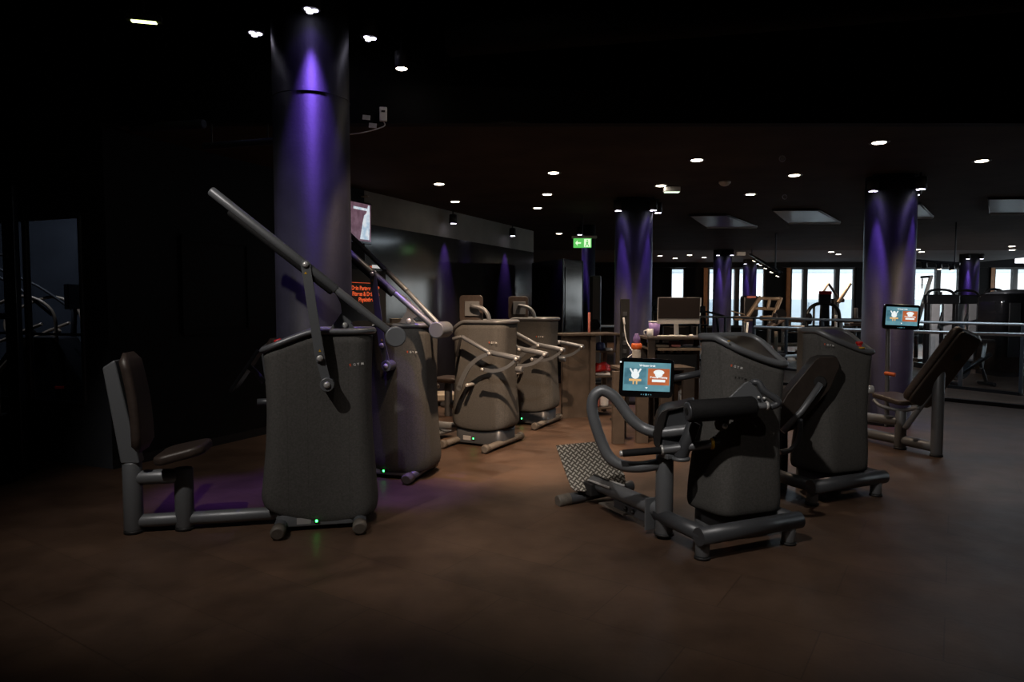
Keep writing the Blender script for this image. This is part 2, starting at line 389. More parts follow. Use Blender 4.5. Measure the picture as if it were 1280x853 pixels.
# short wall on the far left with a window and next room built instead of a mirror
B0, B1 = Vector((-6.3, 6.95)), Vector((-3.43, 5.8)); bdir = (B1-B0).normalized()
def wb(px, z):
    """point on that wall under photo column px"""
    r = (px-640)/FPX; t = (r*B0.y-B0.x)/(bdir.x-r*bdir.y); p = B0+bdir*t; return Vector((p.x, p.y, z))
zt, zb = at(70, 272, 6.05).z, at(70, 503, 6.05).z
def wseg(name, p0, p1, z0, z1, m='wallgrey'):
    n = Vector((-bdir.y, bdir.x, 0)); a, b = Vector((p0.x, p0.y, 0)), Vector((p1.x, p1.y, 0))
    return struct(MB().slab([a+Vector((0, 0, z0)), b+Vector((0, 0, z0)), b+Vector((0, 0, z1)), a+Vector((0, 0, z1))], .12).build(name, m))
pl, pr = wb(-25, 0), wb(104, 0); pe = Vector((*B1, 0)); ps = Vector((*B0, 0))
wseg('wall_front', ps, pl, 0, 4.25); wseg('wall_front', pr, pe, 0, 4.25)
wseg('wall_front', pl, pr, 0, zb); wseg('wall_front', pl, pr, zt, 4.25)
fw = MB(); up = Vector((0, 0, 1))
for a, b in (((pl, zb), (pr, zb)), ((pl, zt), (pr, zt)), ((pl, zb), (pl, zt)), ((pr, zb), (pr, zt))):
    fw.rod(a[0]+up*a[1], b[0]+up*b[1], .022, 8)
m_ = wb(36, 0); fw.rod(m_+up*zb, m_+up*zt, .03, 8)
zr = at(70, 418, 6.05).z; fw.rod(pl+up*zr, pr+up*zr, .012, 8)
wn = struct(fw.build('window_1', 'darksteel'))
n3 = Vector((-bdir.y, bdir.x, 0))*.05
struct(MB().slab([pl+up*zb+n3, pr+up*zb+n3, pr+up*zt+n3, pl+up*zt+n3], .008).build('window_1_pane', 'glass', wn))
# walls of the room that replaces the mirror view
wall('wall_back_left', (-9.5, 9.6), (-2.2, 9.6), 0, 3.2, .15, 'wallgrey')
wall('wall_side_left', (-9.5, 5.2), (-9.5, 9.6), 0, 3.2, .15, 'wallgrey')
wall('wall_outer', (-11.8, -3.9), (-11.8, 28.9), 0, 4.25, .15, 'wallblack')
wall('wall_right', (19.8, 25.3), (19.8, -3.9), 0, .7, .15, 'wallblack'); wall('wall_right', (19.8, 25.3), (19.8, -3.9), 2.6, 4.25, .15, 'wallblack')
ys_ = [25.3, 24.2, 21.2, 20.7, 17.6, 17.1, 14.0, 13.5, 10.5, -3.9]
for i_ in range(0, 10, 2): wall('wall_right', (19.8, ys_[i_]), (19.8, ys_[i_+1]), .7, 2.6, .15, 'wallblack')
for i_ in range(1, 9, 2):  # side windows out of view, added so daylight reaches rails and far machines
    ya, yb_ = ys_[i_], ys_[i_+1]; fr0 = MB()
    for z_ in (.73, 2.57): fr0.box((19.85, (ya+yb_)/2, z_), (.08, ya-yb_, .06))
    for y_ in (ya-.03, (ya+yb_)/2, yb_+.03): fr0.box((19.85, y_, 1.65), (.08, .06, 1.78))
    wf_ = struct(fr0.build('window_%d' % (10+i_), 'windowframe')); struct(MB().box((19.86, (ya+yb_)/2, 1.65), (.01, ya-yb_-.1, 1.8)).build('window_%d_pane' % (10+i_), 'glass', wf_))
al_ = bpy.data.lights.new('side_window_fill', 'AREA'); al_.shape = 'RECTANGLE'; al_.size = 13.5; al_.size_y = 1.8; al_.energy = 75; al_.color = (.85, .94, 1.0)  # unseen area light added outside the side windows to brighten the rails
ao_ = bpy.data.objects.new('side_window_fill', al_); COL.objects.link(ao_); ao_.location = (20.05, 17.3, 1.65); ao_.rotation_euler = (PI/2, 0, PI/2)
wall('wall_outer', (19.8, -3.8), (-11.8, -3.8), 0, 4.25, .15, 'wallblack')
wall('wall_outer', (-11.8, 25.2), (-1, 25.2), 0, 4.25, .15, 'wallblack')

# window wall at the far end
YW = 25.0
def wx(px): return (px-640)/FPX*YW
ztop = at(1000, 334, YW).z; zsill = .55
wins = [(837, 857, []), (884, 957, [921]), (987, 1069, [1006, 1046]), (1133, 1200, [1172]), (1241, 1300, [1268])]
xs = [-2.0]
for a, b, _ in wins: xs += [wx(a), wx(b)]
xs.append(20.0)
for i in range(0, len(xs), 2):
    struct(MB().box(((xs[i]+xs[i+1])/2, YW+.15, 1.45), (xs[i+1]-xs[i], .3, 2.9)).build('wall_back', 'wallblack'))
for k, (a, b, mul) in enumerate(wins):
    x0, x1 = wx(a), wx(b); cx = (x0+x1)/2
    struct(MB().box((cx, YW+.15, zsill/2), (x1-x0, .3, zsill)).build('wall_back', 'wallblack'))
    struct(MB().box((cx, YW+.15, (ztop+2.9)/2), (x1-x0, .3, 2.9-ztop)).build('wall_back', 'wallblack'))
    f = MB(); f.box((cx, YW+.1, zsill+.04), (x1-x0, .1, .08)); f.box((cx, YW+.1, ztop-.04), (x1-x0, .1, .08))
    f.box((x0+.04, YW+.1, (zsill+ztop)/2), (.08, .1, ztop-zsill-.16)); f.box((x1-.04, YW+.1, (zsill+ztop)/2), (.08, .1, ztop-zsill-.16))
    for mx in mul: f.box((wx(mx), YW+.1, (zsill+ztop)/2), (.17, .14, ztop-zsill-.16))
    w = struct(f.build('window_%d' % (k+2), 'windowframe'))
    struct(MB().box((cx, YW+.12, (zsill+ztop)/2), (x1-x0-.16, .01, ztop-zsill-.16)).build('window_%d_pane' % (k+2), 'glass', w))
    if k in (1, 2, 4):
        struct(MB().box((x0-.09, YW-.03, (zsill+ztop)/2), (.14, .05, ztop-zsill)).build('trim_%d' % (k+1), 'jamb'))
struct(MB().box((8, YW-.25, ztop+.32-.1), (20, .4, .5)).build('ceiling', 'wallblack'))
# across the street
fac = MB(); fac.box((14, 42, 7.5), (60, .6, 19)); fo = struct(fac.build('wall_facade_outside', 'facade'))
struct(MB().box((14, 41.62, .6), (60, .16, 2.2)).build('trim_8', 'facadeband'))
struct(MB().box((14, 41.6, 3.45), (60, .2, .25)).build('trim_9', 'facadeband'))
fwn = MB()
for i in range(9):
    fwn.box((-6+i*3.4, 41.6, 4.6), (1.5, .2, 1.3)); fwn.box((-5+i*3.4, 41.5, .9), (1.6, .2, 1.2))
struct(fwn.build('window_9', 'facadewin'))
struct(MB().box((14, 35, -.3), (60, 13, .3)).build('floor_street', 'facadeband'))
struct(text('sign_lettering', 'FIT', 'facadeband', (24.3, 41.68, 1.9), (1, 0, 0), (0, 0, 1), .8))

# columns
def column(px, py0, Y, r, ztop_, label, ring=None):
    x = (px-640)/FPX*Y
    mb = MB(); mb.lathe((x, Y, 0), [(r+.005, 0), (r+.005, .06), (r, .065), (r, ztop_)], 64)
    o = struct(mb.build('column', 'column'))
    if ring:
        struct(MB().tube([(x+math.cos(a)*(r+.001), Y+math.sin(a)*(r+.001), ring) for a in [2*PI*i/64 for i in range(64)]], .003, 6, closed=True).build('column_joint', 'darksteel', o))
    return x
c1 = column(393.5, 0, 4.95, .265, 4.24, '', 2.86)
c2 = column(791, 0, 9.8, .265, ZC, '')
c3 = column(1109, 0, 8.1, .275, ZC, '')
c4 = column(902, 0, 19.0, .25, ZC, ''); c5 = column(936, 0, 23.0, .22, ZC, '', ZC-.28); c6 = column(1209, 0, 20.5, .26, ZC, '')
c7 = column(735, 0, 13.0, .13, ZC, '')

# ------------------------------------------------------------------ lamps
def par_spot(loc, target, power, label, angle=46, s=1.0, stem_z=None, spill=0):
    loc = Vector(loc); e = empty('led_spotlight', loc, 0, label, 'spotlight', 'violet spotlights around the columns')
    MB().lathe((0, 0, 0), [(.03*s, .14*s), (.06*s, .13*s), (.065*s, .0), (.058*s, -.005)][::-1], 20).build('housing', 'rubber', e)
    l = MB()
    for a in (0, 2.1, 4.2): l.lathe((.028*s*math.cos(a), .028*s*math.sin(a), -.012), [(.02*s, 0), (.022*s, .006)], 12)
    l.build('led_lens', 'lit_violet', e)
    if stem_z: MB().rod((0, 0, .13*s), (0, 0, stem_z-loc.z), .012*s, 8).build('bracket', 'rubber', e)
    spot('column_spot', loc-Vector((0, 0, .03)), target, power, angle, VIOLET, 1.0, .02)
    if spill:
        t = Vector(target); h = Vector((t.x-loc.x, t.y-loc.y, 0))
        if h.length > .001: h = h.normalized()*.09
        spot('column_spill', loc-Vector((0, 0, .03)), loc+h+Vector((0, 0, -.3)), spill, 95, VIOLET, 1.0, .02)
def around(cx, cy, r, z, angs, power, name, ceil, down=2.0, a0=.075, ang=23):
    for k, (a, w) in enumerate(angs):
        off, pw_, an_ = (a0, power, ang) if name != 'near' or k == 0 else (.15, power*5, 24)
        a = math.radians(a); dx, dy = math.cos(a), math.sin(a); t_ = -.02 if off < .1 else .3
        par_spot((cx+dx*(r+off), cy+dy*(r+off), z), (cx+dx*(r+t_), cy+dy*(r+t_), z-down), pw_, w, an_, stem_z=ceil, spill=(.8 if off < .1 else .5))
around(c1, 4.95, .265, 3.36, [(-73, 'small violet spotlight at the front of the nearest column'), (172, 'small violet spotlight left of the nearest column'), (20, 'small violet spotlight right of the nearest column'), (100, 'small violet spotlight behind the nearest column')], 50, 'near', 4.24, 1.6, .085, 37)
around(c2, 9.8, .265, 2.72, [(-50, 'violet spotlight right front of the middle column'), (-140, 'violet spotlight left front of the middle column'), (0, 'violet spotlight on the right flank of the middle column')], 44, '', 2.9, 2.0)
around(c3, 8.1, .275, 2.72, [(-62, 'violet spotlight right front of the column behind the screen'), (-150, 'violet spotlight left front of the column behind the screen'), (15, 'violet spotlight on the right flank of the column behind the screen')], 44, '', 2.9, 2.0)
around(c4, 19, .25, 2.75, [(-60, 'tiny violet spotlight right of the far column'), (-130, 'tiny violet spotlight left of the far column')], 30, '', 2.9, 2.0)
around(c5, 23, .22, 2.75, [(-50, 'tiny violet spotlight right of the farthest column'), (-140, 'tiny violet spotlight left of the farthest column')], 30, '', 2.9, 2.0)
around(c6, 20.5, .26, 2.75, [(-60, 'tiny violet spotlight on the right of the far right column'), (-130, 'tiny violet spotlight on the left of the far right column')], 30, '', 2.9, 2.0)
around(c7, 13, .13, 2.72, [(-150, 'violet spotlight above the slim pillar')], 18, '', 2.9, 1.2)
# two spots washing the glossy wall
for px, py, w in ((556, 276, 'violet wall spotlight above the glossy panels, nearer one'), (631, 290, 'violet wall spotlight above the glossy panels, farther one')):
    r = (px-640)/FPX; a1, d1 = Vector(A1), (Vector(A2)-Vector(A1)).normalized()
    t = (r*a1.y-a1.x)/(d1.x-r*d1.y); p = a1+d1*t; n = Vector((d1.y, -d1.x))
    q = p+n*.16; par_spot((q.x, q.y, 2.68), (p.x-n.x*.02, p.y-n.y*.02, 1.6), 170, w, 40, stem_z=2.9)

dl_px = [(692, 216, 'ceiling downlight above the glossy wall, upper of a pair'), (684, 243, 'ceiling downlight left of the exit sign, middle of a line'), (549, 230, 'leftmost recessed ceiling downlight near the glossy wall'),
 (569, 252, 'ceiling downlight second from the left near the glossy wall'), (826, 232, 'ceiling downlight just right above the middle column'), (871, 200, 'bright ceiling downlight centre right, nearer the viewer'),
 (938, 243, 'ceiling downlight right of the smoke detector'), (993, 219, 'ceiling downlight between the skylight coffers and viewer'), (1099, 178, 'brightest ceiling downlight above the right column'), (1227, 201, 'ceiling downlight at the far right'),
 (672, 260, 'small ceiling downlight above the end of the grey fascia'), (699, 292, 'small ceiling downlight just left of the exit sign')]
pw = [150, 80, 60, 50, 18, 120, 60, 35, 12, 45, 60, 40]
DLG = 'recessed round ceiling downlights'
def downlight(p, label, r=.06, power=0, ang=100, color=WARM, target=None, group=DLG):
    e = empty('ceiling_downlight', p, 0, label, 'ceiling light', group)
    MB().lathe((0, 0, 0), [(r*1.0, -.002), (r*1.45, -.006), (r*1.5, 0)], 24).build('trim_ring', 'darksteel', e)
    MB().lathe((0, 0, -.008), [(r*.9, 0), (r, .004)], 20).build('diffuser', 'lit_white', e)
    if power: spot('downlight_beam', p-Vector((0, 0, .075)), target or p-Vector((0, 0, 1)), power, ang, color, .6, .05)
for (px, py, lb), w in zip(dl_px, pw): downlight(atz(px, py, ZC), lb, power=w)
far = [(825, 320, 'far grey ceiling downlight above the monitor, left'), (844, 323, 'far grey ceiling downlight above the monitor, lower'), (862, 319, 'far grey ceiling downlight above the monitor, right'), (880, 322, 'far grey ceiling downlight left of the far columns'),
 (1039, 315, 'far ceiling downlight above the three-pane window, left'), (1048, 318, 'far ceiling downlight above the three-pane window, right'), (1147, 312, 'far ceiling downlight right of the right column, upper'), (1152, 315, 'far ceiling downlight right of the right column, lower'),
 (1265, 308, 'far ceiling downlight at the right edge, upper'), (1265, 312.5, 'far ceiling downlight at the right edge, lower')]
for i, (px, py, lb) in enumerate(far):
    p = atz(px, py, ZC); p.z = ZC; downlight(p, lb, .07, 450 if i in (1, 4, 7) else 0, 120, group='downlights in the far grey ceiling')
# unseen lamps added over the foreground, above and beside the viewer
for x, y, w, lb, tg, cl_, an in ((-2.3, 2.0, 185, 'unseen downlight over the left foreground', (-1.5, 4.3, .7), NEUTRAL, 66), (-0.25, 1.8, 235, 'unseen downlight over the middle foreground', (1.0, 4.4, .6), NEUTRAL, 66),
                    (-.1, 4.3, 820, 'unseen downlight over the aisle between the machines', (.05, 6.6, .3), (1.0, .68, .44), 50), (1.9, 1.6, 22, 'unseen downlight over the right foreground', (1.7, 4, 0), NEUTRAL, 95)):
    p = Vector((x, y, 3.6)); e = empty('pendant_downlight', p, 0, lb, 'ceiling light')
    MB().lathe((0, 0, 0), [(.075, 0), (.08, .005), (.08, .2), (.03, .21), (.01, .22), (.01, .64)], 20).build('housing', 'rubber', e)
    MB().lathe((0, 0, -.004), [(.06, 0), (.066, .004)], 20).build('diffuser', 'lit_white', e)
    spot('downlight_beam', p-Vector((0, 0, .06)), tg, w, an, cl_, .8, .04)
p = at(502, 86, 5.2); e = empty('pendant_downlight', p, 0, 'single round white downlight right of the nearest column', 'ceiling light')
MB().lathe((0, 0, 0), [(.045, 0), (.05, .005), (.05, .12), (.02, .13), (.008, .14), (.008, 4.24-p.z)], 20).build('housing', 'rubber', e)
MB().lathe((0, 0, -.004), [(.036, 0), (.042, .004)], 20).build('diffuser', 'lit_white', e)
spot('downlight_beam', p-Vector((0, 0, .06)), p+Vector((.1, -.4, -3)), 40, 60, WARM, .7, .04)
p = at(180, 27, 4.6); e = empty('emergency_lamp', p, math.radians(14), 'slim yellow green lamp strip at the upper left', 'lamp')
MB().box((0, 0, .02), (.22, .06, .04)).build('housing', 'rubber', e, .005)
MB().box((0, 0, -.003), (.15, .035, .006)).build('diffuser', 'lit_yellow', e)
MB().rod((0, 0, .04), (0, 0, 4.24-p.z), .008, 8).build('rod', 'rubber', e)

# ------------------------------------------------------------------ exercise machines with a lever (left row)
def rrect(hx, hy, rc, n=112):
    """rounded rectangle resampled evenly"""
    P = []
    for cx, cy, a0 in ((hx-rc, hy-rc, 0), (-hx+rc, hy-rc, 90), (-hx+rc, -hy+rc, 180), (hx-rc, -hy+rc, 270)):
        for k in range(13): a = math.radians(a0+k*7.5); P.append(Vector((cx+rc*math.cos(a), cy+rc*math.sin(a))))
    L = [0]
    for i in range(len(P)): L.append(L[-1]+(P[(i+1) % len(P)]-P[i]).length)
    out = []; j = 0
    for k in range(n):
        t = L[-1]*k/n
        while L[j+1] < t: j += 1
        u = (t-L[j])/max(1e-9, L[j+1]-L[j]); out.append(P[j].lerp(P[(j+1) % len(P)], u))
    return out
def sm(x, a, b): t = max(0, min(1, (x-a)/(b-a))); return t*t*(3-2*t)
def flare(v, w=.9):
    # cover: rounded hem, wide foot, waist, slight widening under the rim
    K = [(0, .93), (.012, .965), (.035, .985), (.07, 1.0), (.2, .965), (.4, w+.01), (.62, w-.015), (.85, w), (1, w+.025)]
    for (a, x), (b, y) in zip(K, K[1:]):
        if v <= b: return x+(y-x)*((v-a)/(b-a))
    return K[-1][1]
def tower(root, hx, hy, cy, ztop_, zbot_, sign=1, waist=.91, cx=0.0):
    base = [p+Vector((cx, 0)) for p in rrect(hx, hy, .12)]; mb = MB(); loops = []
    V = [0, .006, .015, .03, .05, .08]+[.08+.92*i/18 for i in range(1, 19)]
    for v in V:
        s = flare(v, waist); sy = .9+.1*s if v > .08 else s
        lp = []
        for p in base:
            x, y = p.x*s, p.y*sy+cy; zt_, zb_ = ztop_(x), zbot_(x/hx)
            lp.append((x, y, zb_+(zt_-zb_)*v))
        loops.append(lp)
    mb.loft(loops, True, True); mb.build('cover', 'cover', root)
    s = flare(1, waist); rim = [(p.x*s*1.0, p.y*.99+cy, ztop_(p.x*s)+.016) for p in base]
    MB().tube(rim, .023, 12, closed=True, flat=(.85, 1)).build('top_rim', 'steel', root)
    d = MB(); loops = [[(p.x*s*k, p.y*.99*k+cy, ztop_(p.x*s*k)+.012+.012*(1-k)) for p in base] for k in (1, .8, .6, .4, .2, .02)]
    d.loft(loops, False, True); d.build('top_deck', 'steel', root)
    return base
def led_light(root, p, n=(0, -1, 0)):
    MB().box(p, (.03, .008, .022)).build('led_housing', 'rubber', root)
    MB().box(Vector(p)+Vector((0, -.005, 0)), (.013, .006, .013)).build('led', 'lit_green', root)
def logo(root, p, xd, upv, w, mirror=False):
    xd = Vector(xd).normalized()
    # red E then white G Y M, widely spaced
    sz = w*.26
    for i, ch in enumerate('EGYM'):
        text('logo_letter', ch, 'inkorange' if i == 0 else 'inkwhite', Vector(p)+xd*(w*.29*i), xd, upv, sz, root, bold=.0004)
def bolt(mb, p, r, axis=(0, -1, 0), t=.012):
    a = Vector(axis); mb.lathe(Vector(p), [(r, 0), (r, t*.5), (r*.6, t), (r*.15, t*1.1)], 14, a)

F1 = Fr(-1.18, 4.22, 12)
def lever_machine(F, far_arm, label, loc=None):
    r = F1.root('lever_exercise_machine', label, 'exercise machine')
    ctr = F1.p(398, 500, 0).x
    zt_hi = F1.p(430, 418, 0).z; zt_lo = F1.p(330, 441, 0).z; xl, xk = F1.p(330, 441, 0).x, F1.p(390, 420, 0).x
    zbm, zbl, zbr = F1.p(398, 655, 0).z, F1.p(328, 639, 0).z, F1.p(470, 641, 0).z
    ztf = lambda x: zt_hi-(zt_hi-zt_lo)*max(0, min(1.1, (xk-x)/(xk-xl)))**1.15
    zbf = lambda u: zbm+(zbl-zbm)*max(0, -u-.04)**1.25 if u < 0 else zbm+(zbr-zbm)*u**2.2
    hx = (F1.p(471, 620, 0).x-F1.p(326, 620, 0).x)/2
    tower(r, hx+.012, .205, .2, ztf, zbf, waist=.905, cx=-.024)
    # plinth and feet
    q = [F1.p(336, 648, 0), F1.p(452, 648, 0)]
    pl_ = MB(); b2 = rrect(.255, .185, .06, 64); cx = (q[0].x+q[1].x)/2+.008
    pl_.loft([[(p.x+cx, p.y+.19, z) for p in b2] for z in (.03, .035, .2)]); pl_.build('plinth', 'steel', r)
    for px_ in (351, 450):
        fx = F1.p(px_, 665, .0).x
        MB().tube([(fx, -.13, .047), (fx, .40, .047)], .04, 20, flat=(.8, 1)).build('foot_tube', 'darksteel', r)
        for y in (-.15, .36):
            MB().tube([(fx, y-.01, .044), (fx, y, .046), (fx, y+.07, .046)], [.034, .044, .044], 20, flat=(.95, 1)).build('foot_cap', 'footcap', r)
    led_light(r, (F1.p(396, 663, .0).x, .001, .062))
    MB().box((F1.p(380, 663, .0).x, .004, .064), (.085, .003, .04)).build('rating_label', 'greystack', r)
    # lever: long upper tube with a grip below, sleeve down to the hub
    y = -.06
    a, b, c = F1.p(263, 238, y), F1.p(421, 363, y), F1.p(488, 416, y)
    MB().rod(a, b, .028, 20, .008).build('lever_tube', 'steel', r)
    MB().rod(b+(a-b)*.01, c, .024, 18).build('lever_sleeve', 'steel', r)
    g0, g1 = F1.p(286, 263, y), F1.p(416, 365, y); off = Vector((-.003, 0, -.008))
    MB().rod(g0+off, g1+off*.7, .019, 14, .012).build('lever_grip', 'foam', r)
    h = F1.p(494.5, 421, y)
    MB().rod(h+Vector((0, -.03, 0)), h+Vector((0, .19 if far_arm else .06, 0)), .064, 36, .008).build('hub', 'steel', r)
    p1, p2, p3 = F1.p(382, 331, y-.03), F1.p(400, 448, y-.03), F1.p(409, 481, y-.03)
    w = .028
    def bar(pa, pb, w):
        d = (pb-pa).normalized(); n = Vector((d.z, 0, -d.x)); return [pa+n*w, pb+n*w, pb-n*w, pa-n*w]
    lb = MB(); lb.prism(bar(p1, p2, w), (0, 1, 0), .012); lb.lathe(p1+Vector((0, -.006, 0)), [(w, 0), (w, .012)], 20, (0, 1, 0)); lb.lathe(p2+Vector((0, -.006, 0)), [(w, 0), (w, .012)], 20, (0, 1, 0))
    lb.build('link_plate', 'steel', r, .002)
    l2 = MB(); l2.prism([v+Vector((0, .012, 0)) for v in bar(p2, p3, w*.95)], (0, 1, 0), .01); l2.build('link_plate', 'steel', r, .002)
    MB().rod(p3+Vector((0, -.02, 0)), p3+Vector((0, .085, 0)), .043, 28, .004).build('crank_disc', 'steel', r)
    for q_, r_, o_ in ((p1, .018, .008), (p2, .02, .008), (p3, .02, .022)):
        bm_ = MB(); bolt(bm_, q_-Vector((0, o_, 0)), r_); bm_.build('bolt', 'chrome', r)
    t0 = p1+Vector((0, -.0075, -.05)); t2 = p2+Vector((0, -.0075, .045))
    for t in (t0, t2): MB().prism([t+Vector((-.008, 0, -.006)), t+Vector((.008, 0, -.006)), t+Vector((0, 0, .009))], (0, 1, 0), .001).build('warning_mark', 'yellow', r)
    gy = .12
    gp = [F1.p(*q, gy) for q in ((418, 364), (426, 380), (427, 391), (420, 401), (409, 416), (449, 417), (444, 411), (438, 404), (445, 401), (464, 401))]
    gs = MB(); gs.prism(gp, (0, 1, 0), .02); gs.build('gusset', 'steel', r, .002)
    gb = MB(); bolt(gb, F1.p(431, 407, gy)+Vector((0, -.011, 0)), .02); gb.build('bolt', 'chrome', r)
    # emergency stop on the sloping deck, tablet on the user's side
    e = F1.p(350, 427, .1); MB().lathe(e-Vector((0, 0, .035)), [(.012, 0), (.012, .03), (.024, .032), (.024, .045), (.018, .052)], 20, (-.35, 0, 1)).build('stop_button', 'red', r)
    ty = .33
    t0, t1 = F1.p(291, 485, ty), F1.p(325, 435, ty); d = (t1-t0)
    n = Vector((-d.z, 0, d.x)).normalized(); hw = Vector((0, .15, 0))
    tb = MB(); tb.slab([t0-hw, t0+hw, t1+hw, t1-hw], -.022 if n.x < 0 else .022); tb.build('tablet', 'gloss', r, .006)
    MB().tube([F1.p(330, 478, ty), F1.p(320, 466, ty), F1.p(312, 459, ty)], .018, 12, smooth_path=4).build('tablet_arm', 'steel', r)
    if not far_arm:
        MB().tube([(F1.p(335, 512, .3).x+.05, .3, .78), (F1.p(322, 512, .3).x, .3, .78)], .022, 12).build('side_handle', 'darksteel', r)
    seat(r, F1)
    if far_arm:
        dy = Vector((0, .21, 0)); up_ = Vector((0, 0, .05))
        fa = a+Vector((0, .52, -.02)); fb = b+dy+Vector((.0, .02, .02)); fc = c+dy*.7
        MB().rod(fa, fb, .022, 16).build('lever_tube', 'steel', r)
        MB().rod(fb, fc, .02, 16).build('lever_sleeve', 'steel', r)
        m0 = b.lerp(a, .33); m1 = fb.lerp(fa, .33)
        MB().tube([m0, m0+Vector((.02, .05, -.03)), m0.lerp(m1, .6)+Vector((.02, 0, -.03)), m1], .016, 10, smooth_path=5).build('cross_handle', 'foam', r)
    return r
def seat(r, F):
    y = .2
    l1, l2 = F.p(167, 640, y), F.p(231, 640, y)
    k1, k2 = F.p(167, 577, y).z, F.p(231, 585, y).z
    MB().rod((l1.x, y, .02), (l1.x, y, k1), .056, 28).build('seat_post', 'steel', r); MB().rod((l2.x, y, .02), (l2.x, y, k2), .056, 28).build('seat_post', 'steel', r)
    
    for l_ in (l1, l2): MB().lathe((l_.x, y, 0), [(.058, 0), (.058, .022)], 24).build('rubber_foot', 'rubber', r)
    z1, z2 = F.p(200, 596, y).z, F.p(200, 650, y).z; zb = F.p(290, 645, y).z
    MB().rod((l1.x, y, z1), (l2.x, y, z1), .046, 24).build('seat_crossbar', 'steel', r)
    MB().rod((l1.x, y, z2), (l2.x, y, z2), .042, 24).build('seat_crossbar', 'steel', r)
    MB().rod((l2.x, y, zb), (-.2, y, zb), .042, 24).build('floor_beam', 'steel', r)
    # tapered back plate
    pp = [F.p(*q, y) for q in ((154, 578), (131, 459), (147, 449), (178, 578))]
    MB().prism(pp, (0, 1, 0), .105).build('back_plate', 'steel', r, .012)
    # back pad: profile swept in y, rounded
    c0, c1 = F.p(168, 570, .03), F.p(148, 443, .03); d = (c1-c0).normalized(); n = Vector((d.z, 0, -d.x)); L = (c1-c0).length
    R = Matrix((n, Vector((0, 1, 0)), d)).transposed()
    mid = (c0+c1)/2; mid.y = y; pad = rrect(.028, .155, .024, 48); lp = []
    for k in range(13):
        t = k/12; zz = -L/2+L*t; s = 1-.10*t; e = min(1, math.sqrt(max(0, 1-((abs(t-.5)*2-.86)/.14)**2))) if abs(t-.5)*2 > .86 else 1
        lp.append([mid+R @ Vector((p.x*(.3+.7*e)+.02*math.sin(PI*t), p.y*s*(.6+.4*e), zz)) for p in pad])
    MB().loft(lp).build('back_pad', 'leather', r)
    s0, s1 = F.p(190, 582, .03), F.p(254, 566, .03); s0.y = s1.y = y; d = (s1-s0).normalized(); L = (s1-s0).length
    u = Vector((-d.z, 0, d.x)); R = Matrix((d, Vector((0, 1, 0)), u)).transposed(); mid = (s0+s1)/2+u*.012
    lp = []
    ou = rrect(L/2, .17, .07, 56)
    for sc, z in ((.9, -.03), (.98, -.022), (1, -.008), (1, .012), (.97, .024), (.88, .031)):
        lp.append([mid+R @ Vector((p.x*sc, p.y*sc*(1-.15*(p.x/(L/2))), z)) for p in ou])
    MB().loft(lp).build('seat_pad', 'leather', r)
m1 = lever_machine(F1, False, 'nearest grey lever machine on the left, its padded seat in full view')
logo(m1, F1.p(437, 459, -.004), F1.p(453, 457, 0)-F1.p(437, 459, 0), (0, 0, 1), .082)
m2 = lever_machine(F1, True, 'grey lever machine right behind the nearest left one, hub beside its top')
m2.location = (-1.0, 5.48, 0); m2.rotation_euler = (0, 0, math.radians(-15))
logo(m2, F1.p(437, 459, -.004), F1.p(453, 459, 0)-F1.p(437, 459, 0), (0, 0, 1), .082)

